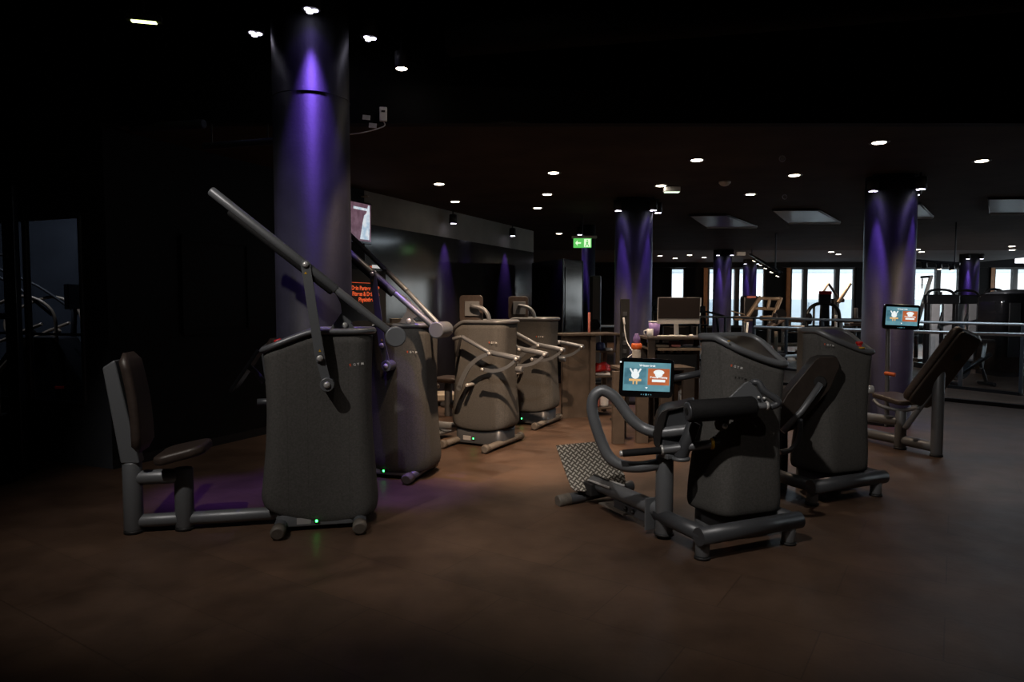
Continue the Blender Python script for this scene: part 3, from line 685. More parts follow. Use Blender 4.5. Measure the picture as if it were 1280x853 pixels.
# ------------------------------------------------------------------ machines with folding arms (row behind)
F3 = Fr(-.36, 6.72, -27.7)
def arm_machine(label):
    r = F3.root('row_exercise_machine', label, 'exercise machine', None)
    zt = F3.p(620, 405, 0).z; ztf = lambda x: zt-.10*sm(-x, .12, .34); zbf = lambda u: .16+.05*abs(u)**2
    tower(r, .33, .2, .2, ztf, zbf, waist=.9)
    b2 = rrect(.27, .17, .06, 64)
    MB().loft([[(p.x, p.y+.2, z) for p in b2] for z in (.022, .03, .21)]).build('plinth', 'darksteel', r)
    for fx in (-.24, .24):
        MB().tube([(fx, -.2, .045), (fx, .48, .045)], .038, 20, flat=(.8, 1)).build('foot_tube', 'footcap', r)
        MB().rod((fx, -.25, .044), (fx, -.19, .044), .042, 20, .012).build('foot_cap', 'footcap', r)
        MB().rod((fx, .47, .044), (fx, .53, .044), .042, 20, .012).build('foot_cap', 'footcap', r)
    led_light(r, (-.04, .026, .075)); MB().box((-.12, .029, .075), (.09, .004, .045)).build('rating_label', 'greystack', r)
    # chest pad on a bent arm above the deck
    pc = F3.p(589, 386, .2)
    pad = MB(); ou = rrect(.12, .125, .035, 48); lp = []
    ax = F3.p(579, 386, .2); dirx = Vector((.62, .0, 0))
    Rm = Matrix.Rotation(math.radians(28), 3, 'Z')
    for sc, yy in ((.9, .07), (1, .055), (1, .01), (.97, 0)):
        lp.append([pc+Rm @ Vector((p.x*sc, yy, p.y*sc*1.1)) for p in ou])
    MB().loft(lp).build('chest_pad', 'leather', r)
    MB().box(pc+Rm @ Vector((.01, -.012, 0)), (.15, .02, .15), Rm).build('pad_plate', 'steel', r, .004)
    q = pc+Rm @ Vector((.01, -.03, .02))
    MB().tube([q, q+Vector((.03, -.035, .005)), F3.p(603, 386, .17), F3.p(610, 394, .18), F3.p(612, 406, .2)], .022, 14, smooth_path=5).build('pad_arm', 'steel', r)
    # near arm and far arm
    for yy, nm in ((-.12, 0), (.5, 1)):
        dz = Vector((0, yy+.12, 0))
        P = [F3.p(577, 421, -.12)+dz, F3.p(612, 441, -.12)+dz, F3.p(650, 449, -.12)+dz]
        MB().rod(P[0], P[1], .021, 16).build('arm_tube', 'steel', r); MB().rod(P[1]-(P[1]-P[0])*.02, P[2], .026, 16).build('arm_sleeve', 'steel', r)
        MB().rod(F3.p(566, 424, -.12)+dz, P[0], .017, 12).build('handle', 'steel', r)
        MB().rod(P[0]+Vector((0, -.02, -.02)), F3.p(571, 446, -.14)+dz, .014, 12).build('hanging_grip', 'foam', r)
        def strap(pts, w0, w1, y_):
            C = catmull([F3.p(*q, y_)+dz for q in pts], 6); L_, R_ = [], []
            for i, c in enumerate(C):
                d = (C[min(i+1, len(C)-1)]-C[max(0, i-1)]).normalized(); n = Vector((d.z, 0, -d.x)); w = w0+(w1-w0)*i/(len(C)-1)
                L_.append(c+n*w); R_.append(c-n*w)
            mb = MB()
            for i in range(len(C)-1):
                mb.prism([L_[i], L_[i+1], R_[i+1], R_[i]], (0, 1, 0), .012)
            mb.lathe(C[0]+Vector((0, -.006, 0)), [(w0, 0), (w0, .012)], 16, (0, 1, 0)); mb.lathe(C[-1]+Vector((0, -.006, 0)), [(w1, 0), (w1, .012)], 16, (0, 1, 0))
            return mb
        sy = -.16
        strap([(613, 442), (600, 447), (587, 458), (579, 472), (574, 485)], .016, .028, sy).build('curved_link', 'steel', r)
        strap([(604, 462), (616, 464), (630, 461), (641, 454), (646, 448)], .018, .014, sy-.01).build('curved_link', 'steel', r)
        bt = MB(); bolt(bt, F3.p(612, 442, sy)+dz+Vector((0, -.01, 0)), .017); bolt(bt, F3.p(646, 449, sy)+dz+Vector((0, -.02, 0)), .017); bolt(bt, F3.p(604, 462, sy)+dz+Vector((0, -.02, 0)), .018)
        bt.build('bolt', 'chrome', r)
        MB().rod(F3.p(583, 482, -.14)+dz, F3.p(583, 482, -.14)+dz+Vector((0, .14, 0)), .018, 14).build('pivot', 'chrome', r)
    MB().rod(F3.p(645, 462, .05), F3.p(645, 462, .05)+Vector((.07, 0, 0)), .03, 16).build('side_knob', 'steel', r)
    # low seat on the user's side
    MB().rod((-.2, .2, .14), (-1.25, .2, .14), .04, 20).build('floor_beam', 'steel', r)
    MB().rod((-1.15, .2, .0), (-1.15, .2, .44), .05, 20).build('seat_post', 'steel', r)
    lp = []; ou = rrect(.2, .19, .07, 48)
    for sc, z in ((.9, .44), (1, .455), (1, .485), (.9, .5)): lp.append([(p.x*sc-1.1, p.y*sc+.2, z) for p in ou])
    MB().loft(lp).build('seat_pad', 'leather', r)
    MB().box((-.62, .15, .09), (.26, .5, .03), Matrix.Rotation(.25, 3, 'Y')).build('foot_plate', 'steel', r, .006)
    MB().rod((-.72, -.08, .05), (-.72, .42, .05), .045, 18).build('foot_tube', 'rubber', r)
    logo(r, F3.p(611, 430, -.014), (1, 0, 0), (0, 0, 1), .085)
    return r
m3 = arm_machine('brown lit row machine with folded arms, nearer of the pair by the lever machines')
m4 = copy_tree(m3); m4.location = (.14, 7.92, 0); m4.rotation_euler = (0, 0, math.radians(-26))
m4['label'] = 'brown lit row machine beside the board cabinet, farther of the pair'

# ------------------------------------------------------------------ right hand machines
def tablet(root, c, xd, upv, w, h, arm=None):
    """a lit tablet: glossy body, display with its tiles"""
    xd = Vector(xd).normalized(); n = xd.cross(Vector(upv)).normalized(); u = n.cross(xd)
    R = Matrix((xd, n*-1, u)).transposed(); c = Vector(c)
    ou = rrect(w/2, h/2, .03, 64)
    def P(x, z, y=0): return c+xd*x+u*z+n*y
    b = MB(); b.loft([[P(p.x*s, p.y*s, y) for p in ou] for s, y in ((.96, -.028), (1, -.022), (1, -.004), (.985, 0))]); b.build('tablet_body', 'gloss', root)
    def rect(nm, m, x0, x1, z0, z1, y): MB().slab([P(x0, z0, y), P(x1, z0, y), P(x1, z1, y), P(x0, z1, y)], .0008).build(nm, m, disp or root)
    disp = None
    W, H = w*.87, h*.73; zo = h*.03
    d = MB(); d.slab([P(-W/2, -H/2+zo, .0015), P(W/2, -H/2+zo, .0015), P(W/2, H/2+zo, .0015), P(-W/2, H/2+zo, .0015)], .001); disp = d.build('display', 'scr_teal', root)
    rect('screen_tile', 'scr_tile', -W*.48, -W*.02, -H*.28+zo, H*.3+zo, .003); rect('screen_tile', 'scr_orange', W*.02, W*.48, -H*.28+zo, H*.3+zo, .003)
    def blob(m, cx, cz, rx, rz, y=.0045): MB().slab([P(cx+math.cos(a)*rx, cz+zo+math.sin(a)*rz, y) for a in [2*PI*i/18 for i in range(18)]], .0006).build('screen_mark', m, disp)
    # left tile: a trained torso with raised arms above a gold button
    blob('scr_white', -W*.25, H*.20, W*.045, H*.07); blob('scr_white', -W*.25, H*.05, W*.085, H*.13)
    for s in (-1, 1):
        MB().slab([P(-W*.25+s*W*.07, H*.10+zo, .005), P(-W*.25+s*W*.13, H*.27+zo, .005), P(-W*.25+s*W*.10, H*.29+zo, .005), P(-W*.25+s*W*.04, H*.14+zo, .005)], .0006).build('screen_mark', 'scr_white', disp)
        rect('screen_mark', 'scr_gold', -W*.25+s*W*.035-W*.015, -W*.25+s*W*.035+W*.015, -H*.27+zo, -H*.14+zo, .005)
    rect('screen_mark', 'scr_gold', -W*.38, -W*.12, -H*.16+zo, -H*.08+zo, .0055)
    blob('scr_white', W*.25, H*.17, W*.115, H*.09); blob('scr_white', W*.25, H*.09, W*.08, H*.1)
    rect('screen_mark', 'scr_white', W*.11, W*.39, -H*.17+zo, -H*.08+zo, .0055)
    text('screen_text', 'Personal Training', 'scr_white', P(W*.25, -H*.05+zo, .0055), xd, u, H*.085, disp, 'CENTER', bold=.0006, depth=.0002)
    text('screen_text', 'Welcome back', 'scr_white', P(0, H*.345+zo, .003), xd, u, H*.09, disp, 'CENTER', bold=.0008, depth=.0002)
    MB().slab([P(-W*.03, -H*.36+zo, .003), P(0, -H*.43+zo, .003), P(W*.03, -H*.36+zo, .003)], .0006).build('screen_mark', 'scr_white', disp)
    for i in range(-2, 3): MB().box(P(i*w*.045, -h*.425, .001), (.004 if i else .01, .002, .006 if i else .01), R).build('key_light', 'scr_teal', root)

# console tower: cover lofted from a foot outline to a tilted, S-shaped console top
F5 = Fr(1.07, 3.72, 24)
def console_tower(r, F, plain=False):
    # foot outline corners and top outline, in frame coordinates
    def rq(c, rc, n=96):
        """rounded quad through 4 corners (x, y)"""
        P = []
        for i in range(4):
            p, a, b = c[i], (c[i-1]-c[i]), (c[(i+1) % 4]-c[i]); a = a.normalized()*rc; b = b.normalized()*rc
            for k in range(9): t = k/8; P.append((p+a)*(1-t)**2+p*2*t*(1-t)+(p+b)*t*t)
        L = [0]
        for i in range(len(P)): L.append(L[-1]+(P[(i+1) % len(P)]-P[i]).length)
        out = []; j = 0
        for k in range(n):
            t = L[-1]*k/n
            while L[j+1] < t: j += 1
            out.append(P[j].lerp(P[(j+1) % len(P)], (t-L[j])/max(1e-9, L[j+1]-L[j])))
        return out
    f = lambda x, y, z=0: F.l(Vector((x, y, z)))
    B = rq([f(1.055, 4.22), f(1.235, 3.90), f(1.655, 4.05), f(1.49, 4.40)], .10)
    T = rq([f(1.135, 4.22), f(1.28, 4.02), f(1.665, 4.06), f(1.56, 4.36)], .09)
    T = [Vector((p.x, p.y)) for p in T]; B = [Vector((p.x, p.y)) for p in B]; c = sum(T, Vector((0, 0)))/len(T)
    X = Vector((math.cos(math.radians(-47)), math.sin(math.radians(-47)), 0)); down = Vector((X.dot(F.X), X.dot(F.Y), 0))
    acr = Vector((-down.y, down.x)); down = Vector((down.x, down.y)); sd = [(p-c).dot(down) for p in T]; s0, s1 = min(sd), max(sd)
    def zt(p): u = ((p-c).dot(down)-s0)/(s1-s0); return 1.203-.16*(.35*max(0, (u-.3)/.7)+.65*sm(u, .25, 1.05))
    mb = MB(); loops = []
    for v in [0, .006, .02, .04, .07]+[.07+.93*i/18 for i in range(1, 19)]:
        e = [(0, .93), (.006, .955), (.02, .98), (.04, .995)]; s = dict(e).get(v, 1.0)
        lp = []
        w = sm(v, .0, 1.0)*.55+v*.45; pinch = 1-.05*max(0.0, math.sin(PI*max(0, (v-.15)/.85)))**1.2 if v > .15 else 1
        cb = sum(B, Vector((0, 0)))/len(B)
        for b, t in zip(B, T):
            p = b.lerp(t, w); cc = cb.lerp(c, w); p = cc+(p-cc)*s*pinch; zb = .17
            lp.append((p.x, p.y, zb+(zt(t)-zb)*v))
        loops.append(lp)
    mb.loft(loops); mb.build('cover', 'cover', r)
    MB().tube([(p.x, p.y, zt(p)+.016) for p in T], .024, 12, closed=True, flat=(.9, 1)).build('top_rim', 'steel', r)
    lp = []
    for k in (1, .8, .6, .4, .2, .02): lp.append([(c.x+(p.x-c.x)*k, c.y+(p.y-c.y)*k, zt(c+(p-c)*k)+.012+.012*(1-k)) for p in T])
    MB().loft(lp, False, True).build('top_deck', 'darksteel', r)
    # glossy inlay on the console slope
    q = []
    pc = c+down*.06
    for p in T:
        v = (p-pc)*.74; a = pc+v
        if (a-c).dot(down) < -.06: a = a-down*((a-c).dot(down)+.06)
        q.append(a)
    MB().loft([[(p.x*1+(pc.x-p.x)*k, p.y+(pc.y-p.y)*k, zt(p+(pc-p)*k)+.026+.003*k) for p in q] for k in (0, .3, .6, .98)], False, True).build('console_inlay', 'amber', r)
    # plinth
    bb = rq([f(1.13, 4.24), f(1.29, 4.02), f(1.60, 4.13), f(1.45, 4.35)], .05, 48)
    MB().loft([[(p.x, p.y, z) for p in bb] for z in (.015, .02, .22)]).build('plinth', 'steel', r)
    return c, down, zt
def base_frame(r, F, legs=True):
    """U-shaped tube frame under the console tower"""
    z = .135; P = [(0, .43, z), (0, 0, z), (.66, 0, z), (.66, .36, z)]
    MB().tube([P[0], (0, .0, z), ], .046, 22).build('frame_tube', 'darksteel', r)
    MB().tube([(-.045, 0, z), (.70, 0, z)], .05, 22).build('frame_tube', 'darksteel', r)
    MB().tube([(.66, 0, z), (.66, .36, z), (.5, .36, z)], .046, 22).build('frame_tube', 'darksteel', r)
    for x, y in ((-.0, .02), (.62, .0)):
        MB().rod((x, y, .015), (x, y, .12), .04, 22).build('frame_leg', 'steel', r)
        MB().lathe((x, y, 0), [(.045, 0), (.045, .016)], 22).build('rubber_foot', 'rubber', r)
m5 = F5.root('leg_exercise_machine', 'grey leg machine in the right foreground with black foam roller and tread plate', 'exercise machine')
c5_, d5_, zt5 = console_tower(m5, F5); base_frame(m5, F5)
p0 = F5.w(913, 462, 4.05); p1 = F5.w(927, 465, 4.06)
def on_cover(root, F, pa, pb, w):
    logo(root, pa, pb-pa, (0, 0, 1), w)
on_cover(m5, F5, F5.w(913, 459, 3.955), F5.w(927, 462.5, 3.96), .068)
# post and its flange
pz = F5.w(831, 568, 4.08); PX, PY = pz.x, pz.y
MB().rod((PX, PY, .02), (PX, PY, pz.z), .053, 30).build('main_post', 'steel', m5)
MB().lathe((PX, PY, 0), [(.042, 0), (.042, .02), (.06, .02), (.06, .03), (.05, .034)], 26).build('rubber_foot', 'rubber', m5)
MB().rod((0, .43, .135), (PX, PY, .135), .045, 20).build('frame_tube', 'darksteel', m5)
# loop handle
W5 = lambda px, py, Y=4.08: F5.w(px, py, Y)
loop = [(868, 536, 4.0), (850, 539, 4.02), (825, 541, 4.05), (805, 536, 4.1), (790, 525, 4.12), (777, 508, 4.14), (766, 495, 4.15), (753, 488.5, 4.16), (743, 495, 4.16), (740, 510, 4.16), (744, 530, 4.15), (752, 553, 4.14), (762, 572, 4.12), (778, 582, 4.1), (800, 584, 4.08), (826, 580, 4.08)]
MB().tube([W5(*q) for q in loop], .0345, 20, smooth_path=5).build('loop_handle', 'steel', m5)
# support tower of the roller
MB().rod(W5(850, 573, 3.98), W5(868, 528, 3.98), .04, 22).build('support_post', 'darksteel', m5)
MB().lathe(W5(851, 573.5, 3.98), [(.05, -.01), (.055, 0), (.05, .012)], 24).build('support_flange', 'steel', m5)
MB().box((W5(840, 569, 4.03)+W5(838, 569, 4.03))/2, (.12, .09, .03)).build('support_bracket', 'steel', m5, .006)
MB().rod(W5(778, 567, 4.02), W5(827, 563, 4.0), .022, 18, .006).build('grip', 'foam', m5)
MB().rod(W5(774.5, 567.3, 4.02), W5(779, 567, 4.02), .018, 14).build('grip_end', 'chrome', m5)
MB().rod(W5(826, 563, 4.0), W5(829, 562.7, 4.0), .030, 18).build('grip_collar', 'chrome', m5)
MB().rod(W5(828, 563, 4.0), W5(890, 555, 3.94), .0265, 18).build('crossbar', 'steel', m5)
MB().rod(W5(888, 555, 3.94), W5(892, 555, 3.94), .034, 18).build('pin_collar', 'yellow', m5)
MB().rod(W5(891, 555, 3.94), W5(901, 553.5, 3.93), .020, 16).build('locking_pin', 'rubber', m5)
MB().rod(W5(893, 546, 3.94), W5(892, 562, 3.94), .012, 12).build('pin_lever', 'rubber', m5)
# pad left of the roller
gp = [W5(*q, 4.14) for q in ((834, 510), (872, 503), (868, 530), (862, 562), (824, 557), (829, 532))]
MB().prism(gp, (F5.l(F5.o+Vector((.2, 1, 0)))).normalized(), .22).build('pad_shell', 'darksteel', m5, .02, 3)
gp = [W5(*q, 4.14) for q in ((833, 507), (846, 505), (868, 500), (870, 503), (834, 511), (828, 533), (823, 559), (817, 550), (816, 538), (821, 517), (826, 510))]
MB().prism(gp, (F5.l(F5.o+Vector((.2, 1, 0)))).normalized(), .27).build('hip_pad', 'darkpad', m5, .014, 3)
# foam roller
ra, rb = W5(860, 514.5, 3.80), W5(942, 509, 3.86)
d = (rb-ra).normalized()
MB().tube([ra, ra+d*.01, rb-d*.01, rb], [.057, .063, .063, .057], 34).build('foam_roller', 'foam', m5)
MB().lathe(ra-d*.004, [(.045, -.004), (.054, .0), (.054, .01)], 30, d).build('roller_cap', 'darksteel', m5)
MB().lathe(ra-d*.007, [(.018, -.004), (.026, .0), (.026, .01)], 24, d).build('roller_cap', 'rubber', m5)
MB().rod(rb-d*.02, W5(962, 507.5, 3.87), .021, 16).build('roller_axle', 'steel', m5)
MB().rod(W5(957, 507.5, 3.87), W5(960, 507.5, 3.87), .027, 18).build('axle_ring', 'chrome', m5)
MB().tube([W5(963, 509, 3.87), W5(972, 505, 3.87), W5(970, 499, 3.87), W5(955, 489, 3.885), W5(949, 480, 3.9), W5(943, 478, 3.91), W5(938, 481, 3.93)], .02, 14, smooth_path=5).build('roller_arm', 'darksteel', m5)
gp = [W5(*q, 3.91) for q in ((908, 500), (930, 479), (935, 477), (941, 480), (953, 494), (960, 503), (952, 511), (915, 520))]
MB().prism(gp, F5.l(F5.o+Vector((.1, 1, 0))).normalized(), .02).build('arm_plate', 'steel', m5, .004)
gp = [W5(*q, 3.91) for q in ((898, 515), (914, 515), (912, 524), (909, 534), (902, 539), (895, 537), (893, 530))]
MB().prism(gp, F5.l(F5.o+Vector((.1, 1, 0))).normalized(), .02).build('arm_plate', 'footcap', m5, .004)
bt = MB(); bolt(bt, W5(906, 533, 3.89), .016, F5.l(F5.o+Vector((0, -1, 0)))); bolt(bt, W5(948, 497, 3.89), .009, F5.l(F5.o+Vector((0, -1, 0)))); bolt(bt, W5(955, 498, 3.89), .009, F5.l(F5.o+Vector((0, -1, 0))))
bt.build('bolt', 'chrome', m5)
# beam to the foot plate
ba, bb = Vector((PX, PY, .16)), W5(742, 603, 4.82); dd = (bb-ba).normalized()
MB().rod(ba, bb, .05, 24).build('floor_beam', 'steel', m5)
up3 = Vector((0, 0, 1)); sd3 = dd.cross(up3).normalized()
fl = MB()
fl.box(ba+dd*.085+Vector((0, 0, -.03)), (.16, .012, .2), Matrix((sd3, dd, up3)).transposed()); fl.build('flange', 'steel', m5, .003)
sl = MB(); R_ = Matrix((sd3, dd, sd3.cross(dd))).transposed()
sl.box(ba+dd*.30+Vector((0, 0, -.075)), (.055, .42, .06), R_); sl.build('rail_bracket', 'darksteel', m5, .004)
sl = MB(); sl.box(ba+dd*.5+Vector((0, 0, -.105)), (.12, .3, .012), R_); sl.build('slide_plate', 'footcap', m5, .002)
bt = MB()
for k in (.28, .36): bolt(bt, ba+dd*k-sd3*.028+Vector((0, 0, -.07)), .014, -sd3, .02)
bt.build('bolt', 'rubber', m5)
for s_ in (-1, 1):
    MB().rod(bb-dd*.02+sd3*.055*s_+Vector((0, 0, .025)), bb-dd*.30+sd3*.06*s_+Vector((0, 0, .035)), .008, 10).build('guide_rod', 'chrome', m5)
MB().box(bb-dd*.1+Vector((0, 0, .055)), (.014, .2, .006), R_).build('slot', 'rubber', m5)
MB().box(bb+Vector((0, 0, -.03)), (.17, .2, .09), R_).build('plate_bracket', 'rubber', m5, .01)
fa_, fb_ = W5(698, 627, 4.74), W5(790, 607, 5.0)
MB().rod(fa_, fb_, .04, 22).build('foot_tube', 'darksteel', m5)
MB().rod(fa_-(fb_-fa_).normalized()*.008, fa_+(fb_-fa_).normalized()*.09, .0435, 22).build('foot_cap', 'footcap', m5)
cr = [W5(719, 613, 4.74), W5(729, 614.5, 4.74), W5(777, 607, 4.80), W5(782, 602, 4.80), W5(781, 594, 4.83), W5(757, 551, 5.02), W5(695, 557, 4.98), W5(714, 606, 4.74)]
# put all on one plane
o_ = cr[6]; uu = (cr[5]-cr[6]).normalized(); nn = uu.cross(cr[1]-cr[6]).normalized(); vv = nn.cross(uu)
cr = [p-nn*((p-o_).dot(nn)) for p in cr]
MB().slab(cr, .012).build('foot_plate', 'tread', m5, uvplane=(uu, vv))
# tablet on its arm
tl, tr_, bl = W5(774, 448, 4.34), W5(842, 450.5, 4.34), W5(775, 495, 4.34)
tablet(m5, (tr_+bl)/2+Vector((0, 0, 0)), tr_-tl, tl-bl, .345, .25)
MB().tube([W5(835, 474, 4.38), W5(855, 471, 4.37), W5(880, 466, 4.34)], .022, 14).build('tablet_arm', 'darksteel', m5)
MB().box(W5(776, 452.5, 4.325), (.01, .004, .01)).build('camera_lamp', 'scr_white', m5)
MB().box(F5.l(Vector((1.30, 4.03, .018))), (.035, .05, .01)).build('cable_tie', 'orange', m5)
MB().lathe(F5.w(911, 427, 4.0), [(.008, 0), (.007, .006)], 10, (0, 0, 1)).build('rim_marker', 'yellow', m5)

# second console machine
F6 = Fr(2.13, 4.74, 24)
m6 = F6.root('leg_exercise_machine', 'dark console machine with red stop button, behind the foreground leg machine', 'exercise machine')
_o = F5.o.copy()
class Sh(Fr):
    def l(s, w): return F5.l(w)
c6_, d6_, zt6 = console_tower(m6, Sh(2.13, 4.74, 24)); base_frame(m6, F6)
e = c6_+d6_*.16; ez = zt6(e)+.02
MB().lathe((e.x, e.y, ez), [(.034, 0), (.034, .008), (.018, .01), (.016, .028), (.026, .034), (.026, .046), (.02, .052)], 22).build('stop_button', 'red', m6)
MB().lathe((e.x, e.y, ez+.002), [(.04, 0), (.038, .008)], 22).build('stop_ring', 'yellow', m6)
logo(m6, F6.w(1030, 432, 5.03), F6.w(1041, 434, 5.03)-F6.w(1030, 432, 5.03), (0, 0, 1), .068)
W6 = lambda px, py, Y=4.8: F6.w(px, py, Y)
thru = F6.l(F6.o+Vector((.25, 1, 0))).normalized()
gp = [W6(*q, 4.92) for q in ((975, 508), (984, 492), (1019, 449), (1025, 446), (1043, 446), (1049, 452), (1049, 460), (1037, 487), (992, 537), (981, 541), (973, 532))]
MB().prism(gp, thru, .03).build('pad_shell', 'shell', m6, .008, 2)
gp = [W6(*q, 5.06) for q in ((980, 490), (1016, 448), (1024, 444), (1040, 444), (1046, 448), (1010, 492), (978, 525), (970, 515))]
MB().prism(gp, thru, .24).build('back_pad', 'darkpad', m6, .03, 3)
MB().tube([W6(978, 540, 4.86), W6(1003, 513, 4.86), W6(1026, 480, 4.88)], .022, 14).build('pad_support', 'steel', m6)
MB().lathe(W6(1025, 478, 4.9), [(.04, -.008), (.045, 0), (.04, .012)], 22, thru).build('pivot', 'rubber', m6)
MB().tube([W6(1000, 524, 4.84), W6(1000, 540, 4.84), W6(997, 553, 4.84), W6(989, 562, 4.84), (W6(975, 566, 4.84))], .020, 14, smooth_path=5).build('handle', 'darksteel', m6)
MB().rod(W6(976, 590, 5.2), W6(976, 520, 5.2), .05, 20).build('seat_post', 'darksteel', m6)
q = W6(976, 590, 5.2); MB().rod((q.x, q.y, 0), (q.x, q.y, .3), .05, 20).build('seat_post', 'darksteel', m6)
MB().rod((0, .43, .135), (q.x, q.y, .135), .045, 20).build('frame_tube', 'darksteel', m6)
MB().rod(W6(1084, 487, 5.1), W6(1091, 487, 5.1), .03, 16).build('side_knob', 'chrome', m6)

# reclined bench machine on the right
F7 = Fr(3.80, 6.45, 0)
m7 = F7.root('bench_exercise_machine', 'machine on the right with a steeply reclined dark bench and lit screen', 'exercise machine')
W7 = lambda px, py, Y=6.45: F7.w(px, py, Y)
def leg(px, pyt, pyb, Y, r_):
    a = W7(px, pyt, Y); b = Vector((a.x, a.y, .02)); MB().rod(b, a, r_, 24).build('bench_leg', 'steel', m7)
    MB().lathe((b.x, b.y, 0), [(r_+.006, 0), (r_+.006, .022)], 22).build('rubber_foot', 'rubber', m7)
leg(1126.5, 513, 563, 6.62, .052); leg(1174, 462, 574, 6.3, .05)
MB().rod(W7(1174, 560, 6.3), W7(1126.5, 550, 6.62), .05, 22).build('floor_beam', 'steel', m7)
MB().rod(W7(1126.5, 550, 6.62), W7(1066, 538, 7.2), .05, 22).build('floor_beam', 'steel', m7)
MB().rod(W7(1124, 527, 6.62), W7(1066, 519, 7.2), .046, 22).build('upper_beam', 'steel', m7)
MB().rod(W7(1131, 536, 6.5), W7(1197, 445, 6.25), .026, 18).build('brace', 'steel', m7)
th = Vector((.52, .85, 0)).normalized()
# bench: long board, its user face turned away up-left, wide in depth
bl_, bt_ = W7(1128, 507, 6.35), W7(1196, 418, 6.1)
wv = Vector((.28, .16, .0))
def plank(a, b, w, t, nm, m, ro=.05, y0=0, sc0=1.0):
    a, b = Vector(a), Vector(b); d = (b-a); L = d.length; d.normalize(); x = (w-d*w.dot(d)); wd = x.length; x.normalize(); n = x.cross(d).normalized()
    ou = rrect(wd/2, L/2, min(ro, wd*.45), 64); c = (a+b)/2+w/2
    MB().loft([[c+x*p.x*s+d*p.y*s+n*(y0+h) for p in ou] for s, h in ((.93, 0), (.99, t*.2), (1, t*.4), (1, t*.7), (.97, t*.93), (.9, t))]).build(nm, m, m7)
wv = Vector((.34, .12, 0))
plank(bl_, bt_, wv, .03, 'bench_shell', 'shell', .06, -.0)
n_ = (wv-(bt_-bl_).normalized()*wv.dot((bt_-bl_).normalized())).cross(bt_-bl_).normalized()
plank(bl_+Vector((-.01, 0, .0)), bt_+Vector((-.01, 0, .01)), wv*1.15, -.07, 'back_pad', 'leather', .06, 0)
MB().lathe(W7(1196, 446, 6.2), [(.035, -.01), (.04, 0), (.035, .012)], 22, (0, 1, 0)).build('pivot', 'rubber', m7)
plank(W7(1127, 506, 6.5), W7(1088, 494, 6.85), Vector((.30, .12, 0)), .05, 'seat_pad', 'leather', .05, -.02)
MB().tube([W7(1092, 500, 6.8), W7(1102, 508, 6.7), W7(1126, 513, 6.6), W7(1150, 510, 6.4)], .018, 12, smooth_path=5).build('seat_rail', 'steel', m7)
pp_ = W7(1110, 480, 7.05)
MB().rod((pp_.x, pp_.y, .14), W7(1110, 410, 7.05), .022, 14).build('screen_post', 'steel', m7)
kz = W7(1110, 467, 7.02); MB().rod(kz+Vector((-.02, .03, .0)), kz+Vector((.05, -.05, -.01)), .02, 14).build('post_knob', 'orange', m7)
tl, tr_, bl = W7(1105, 381, 6.98), W7(1151, 383, 6.98), W7(1103.5, 410, 6.98)
tablet(m7, (tr_+bl)/2, tr_-tl, tl-bl, .375, .255)
# its tower, mostly hidden behind the second console machine
tb = rrect(.2, .3, .08, 64); tc_ = W7(1024, 500, 8.0)
MB().loft([[(tc_.x+p.x*s, tc_.y+p.y*s, z) for p in tb] for s, z in ((.95, .14), (1, .2), (.92, .6), (.92, 1.08), (.95, 1.13))]).build('cover', 'cover', m7)
MB().box((tc_.x, tc_.y, .08), (.5, .3, .14)).build('plinth', 'darksteel', m7, .01)
MB().rod(W7(1066, 538, 7.2), (tc_.x+.1, tc_.y, .12), .05, 20).build('floor_beam', 'steel', m7)

# ------------------------------------------------------------------ counter units of dark boards
def unit(x, y, w, d, h, yaw, label, shelves, side_solid=True, post=.12):
    e = empty('open_shelf_unit', (x, y, 0), math.radians(yaw), label, 'shelf')
    # local: x across the front, y going back
    MB().box((w/2, d/2, h-.012), (w+.04, d+.04, .024)).build('top_board', 'wood', e, .003)
    for px_, py_ in ((post/2, .02), (w-post/2, .02), (post/2, d-.02), (w-post/2, d-.02)):
        MB().box((px_, py_, (h-.024)/2), (post, .04, h-.024)).build('post', 'wood', e, .003)
    for z in shelves: MB().box((w/2, d/2, z), (w-.02, d-.09, .02)).build('shelf_board', 'wood', e, .002)
    return e
uA = unit(.98, 8.45, .42, .45, 1.05, 18, 'board shelf unit beside the farther row machine, open side to the right', (.1, .5, .82), post=.065)
MB().box((-.012, .23, .52), (.02, .36, 1.0)).build('side_panel', 'wood', uA, .002)
ang = math.radians(18)
# its left flank is closed: a broad panel facing the viewer
MB().box((-.14, .06, .525), (.30, .03, 1.05)).build('side_panel', 'wood', uA, .002)
MB().box((-.33, .06, .525), (.07, .06, 1.05)).build('post', 'wood', uA, .003)
MB().box((-.18, .2, 1.038), (.4, .4, .024)).build('top_board', 'wood', uA, .003)
def A(x, y, z): return Vector((.98+x*math.cos(ang)-y*math.sin(ang), 8.45+x*math.sin(ang)+y*math.cos(ang), z))
def thing(name, mb, m, label, cat, group=None, **k): return tag(mb.build(name, m, **k), label, cat, group)
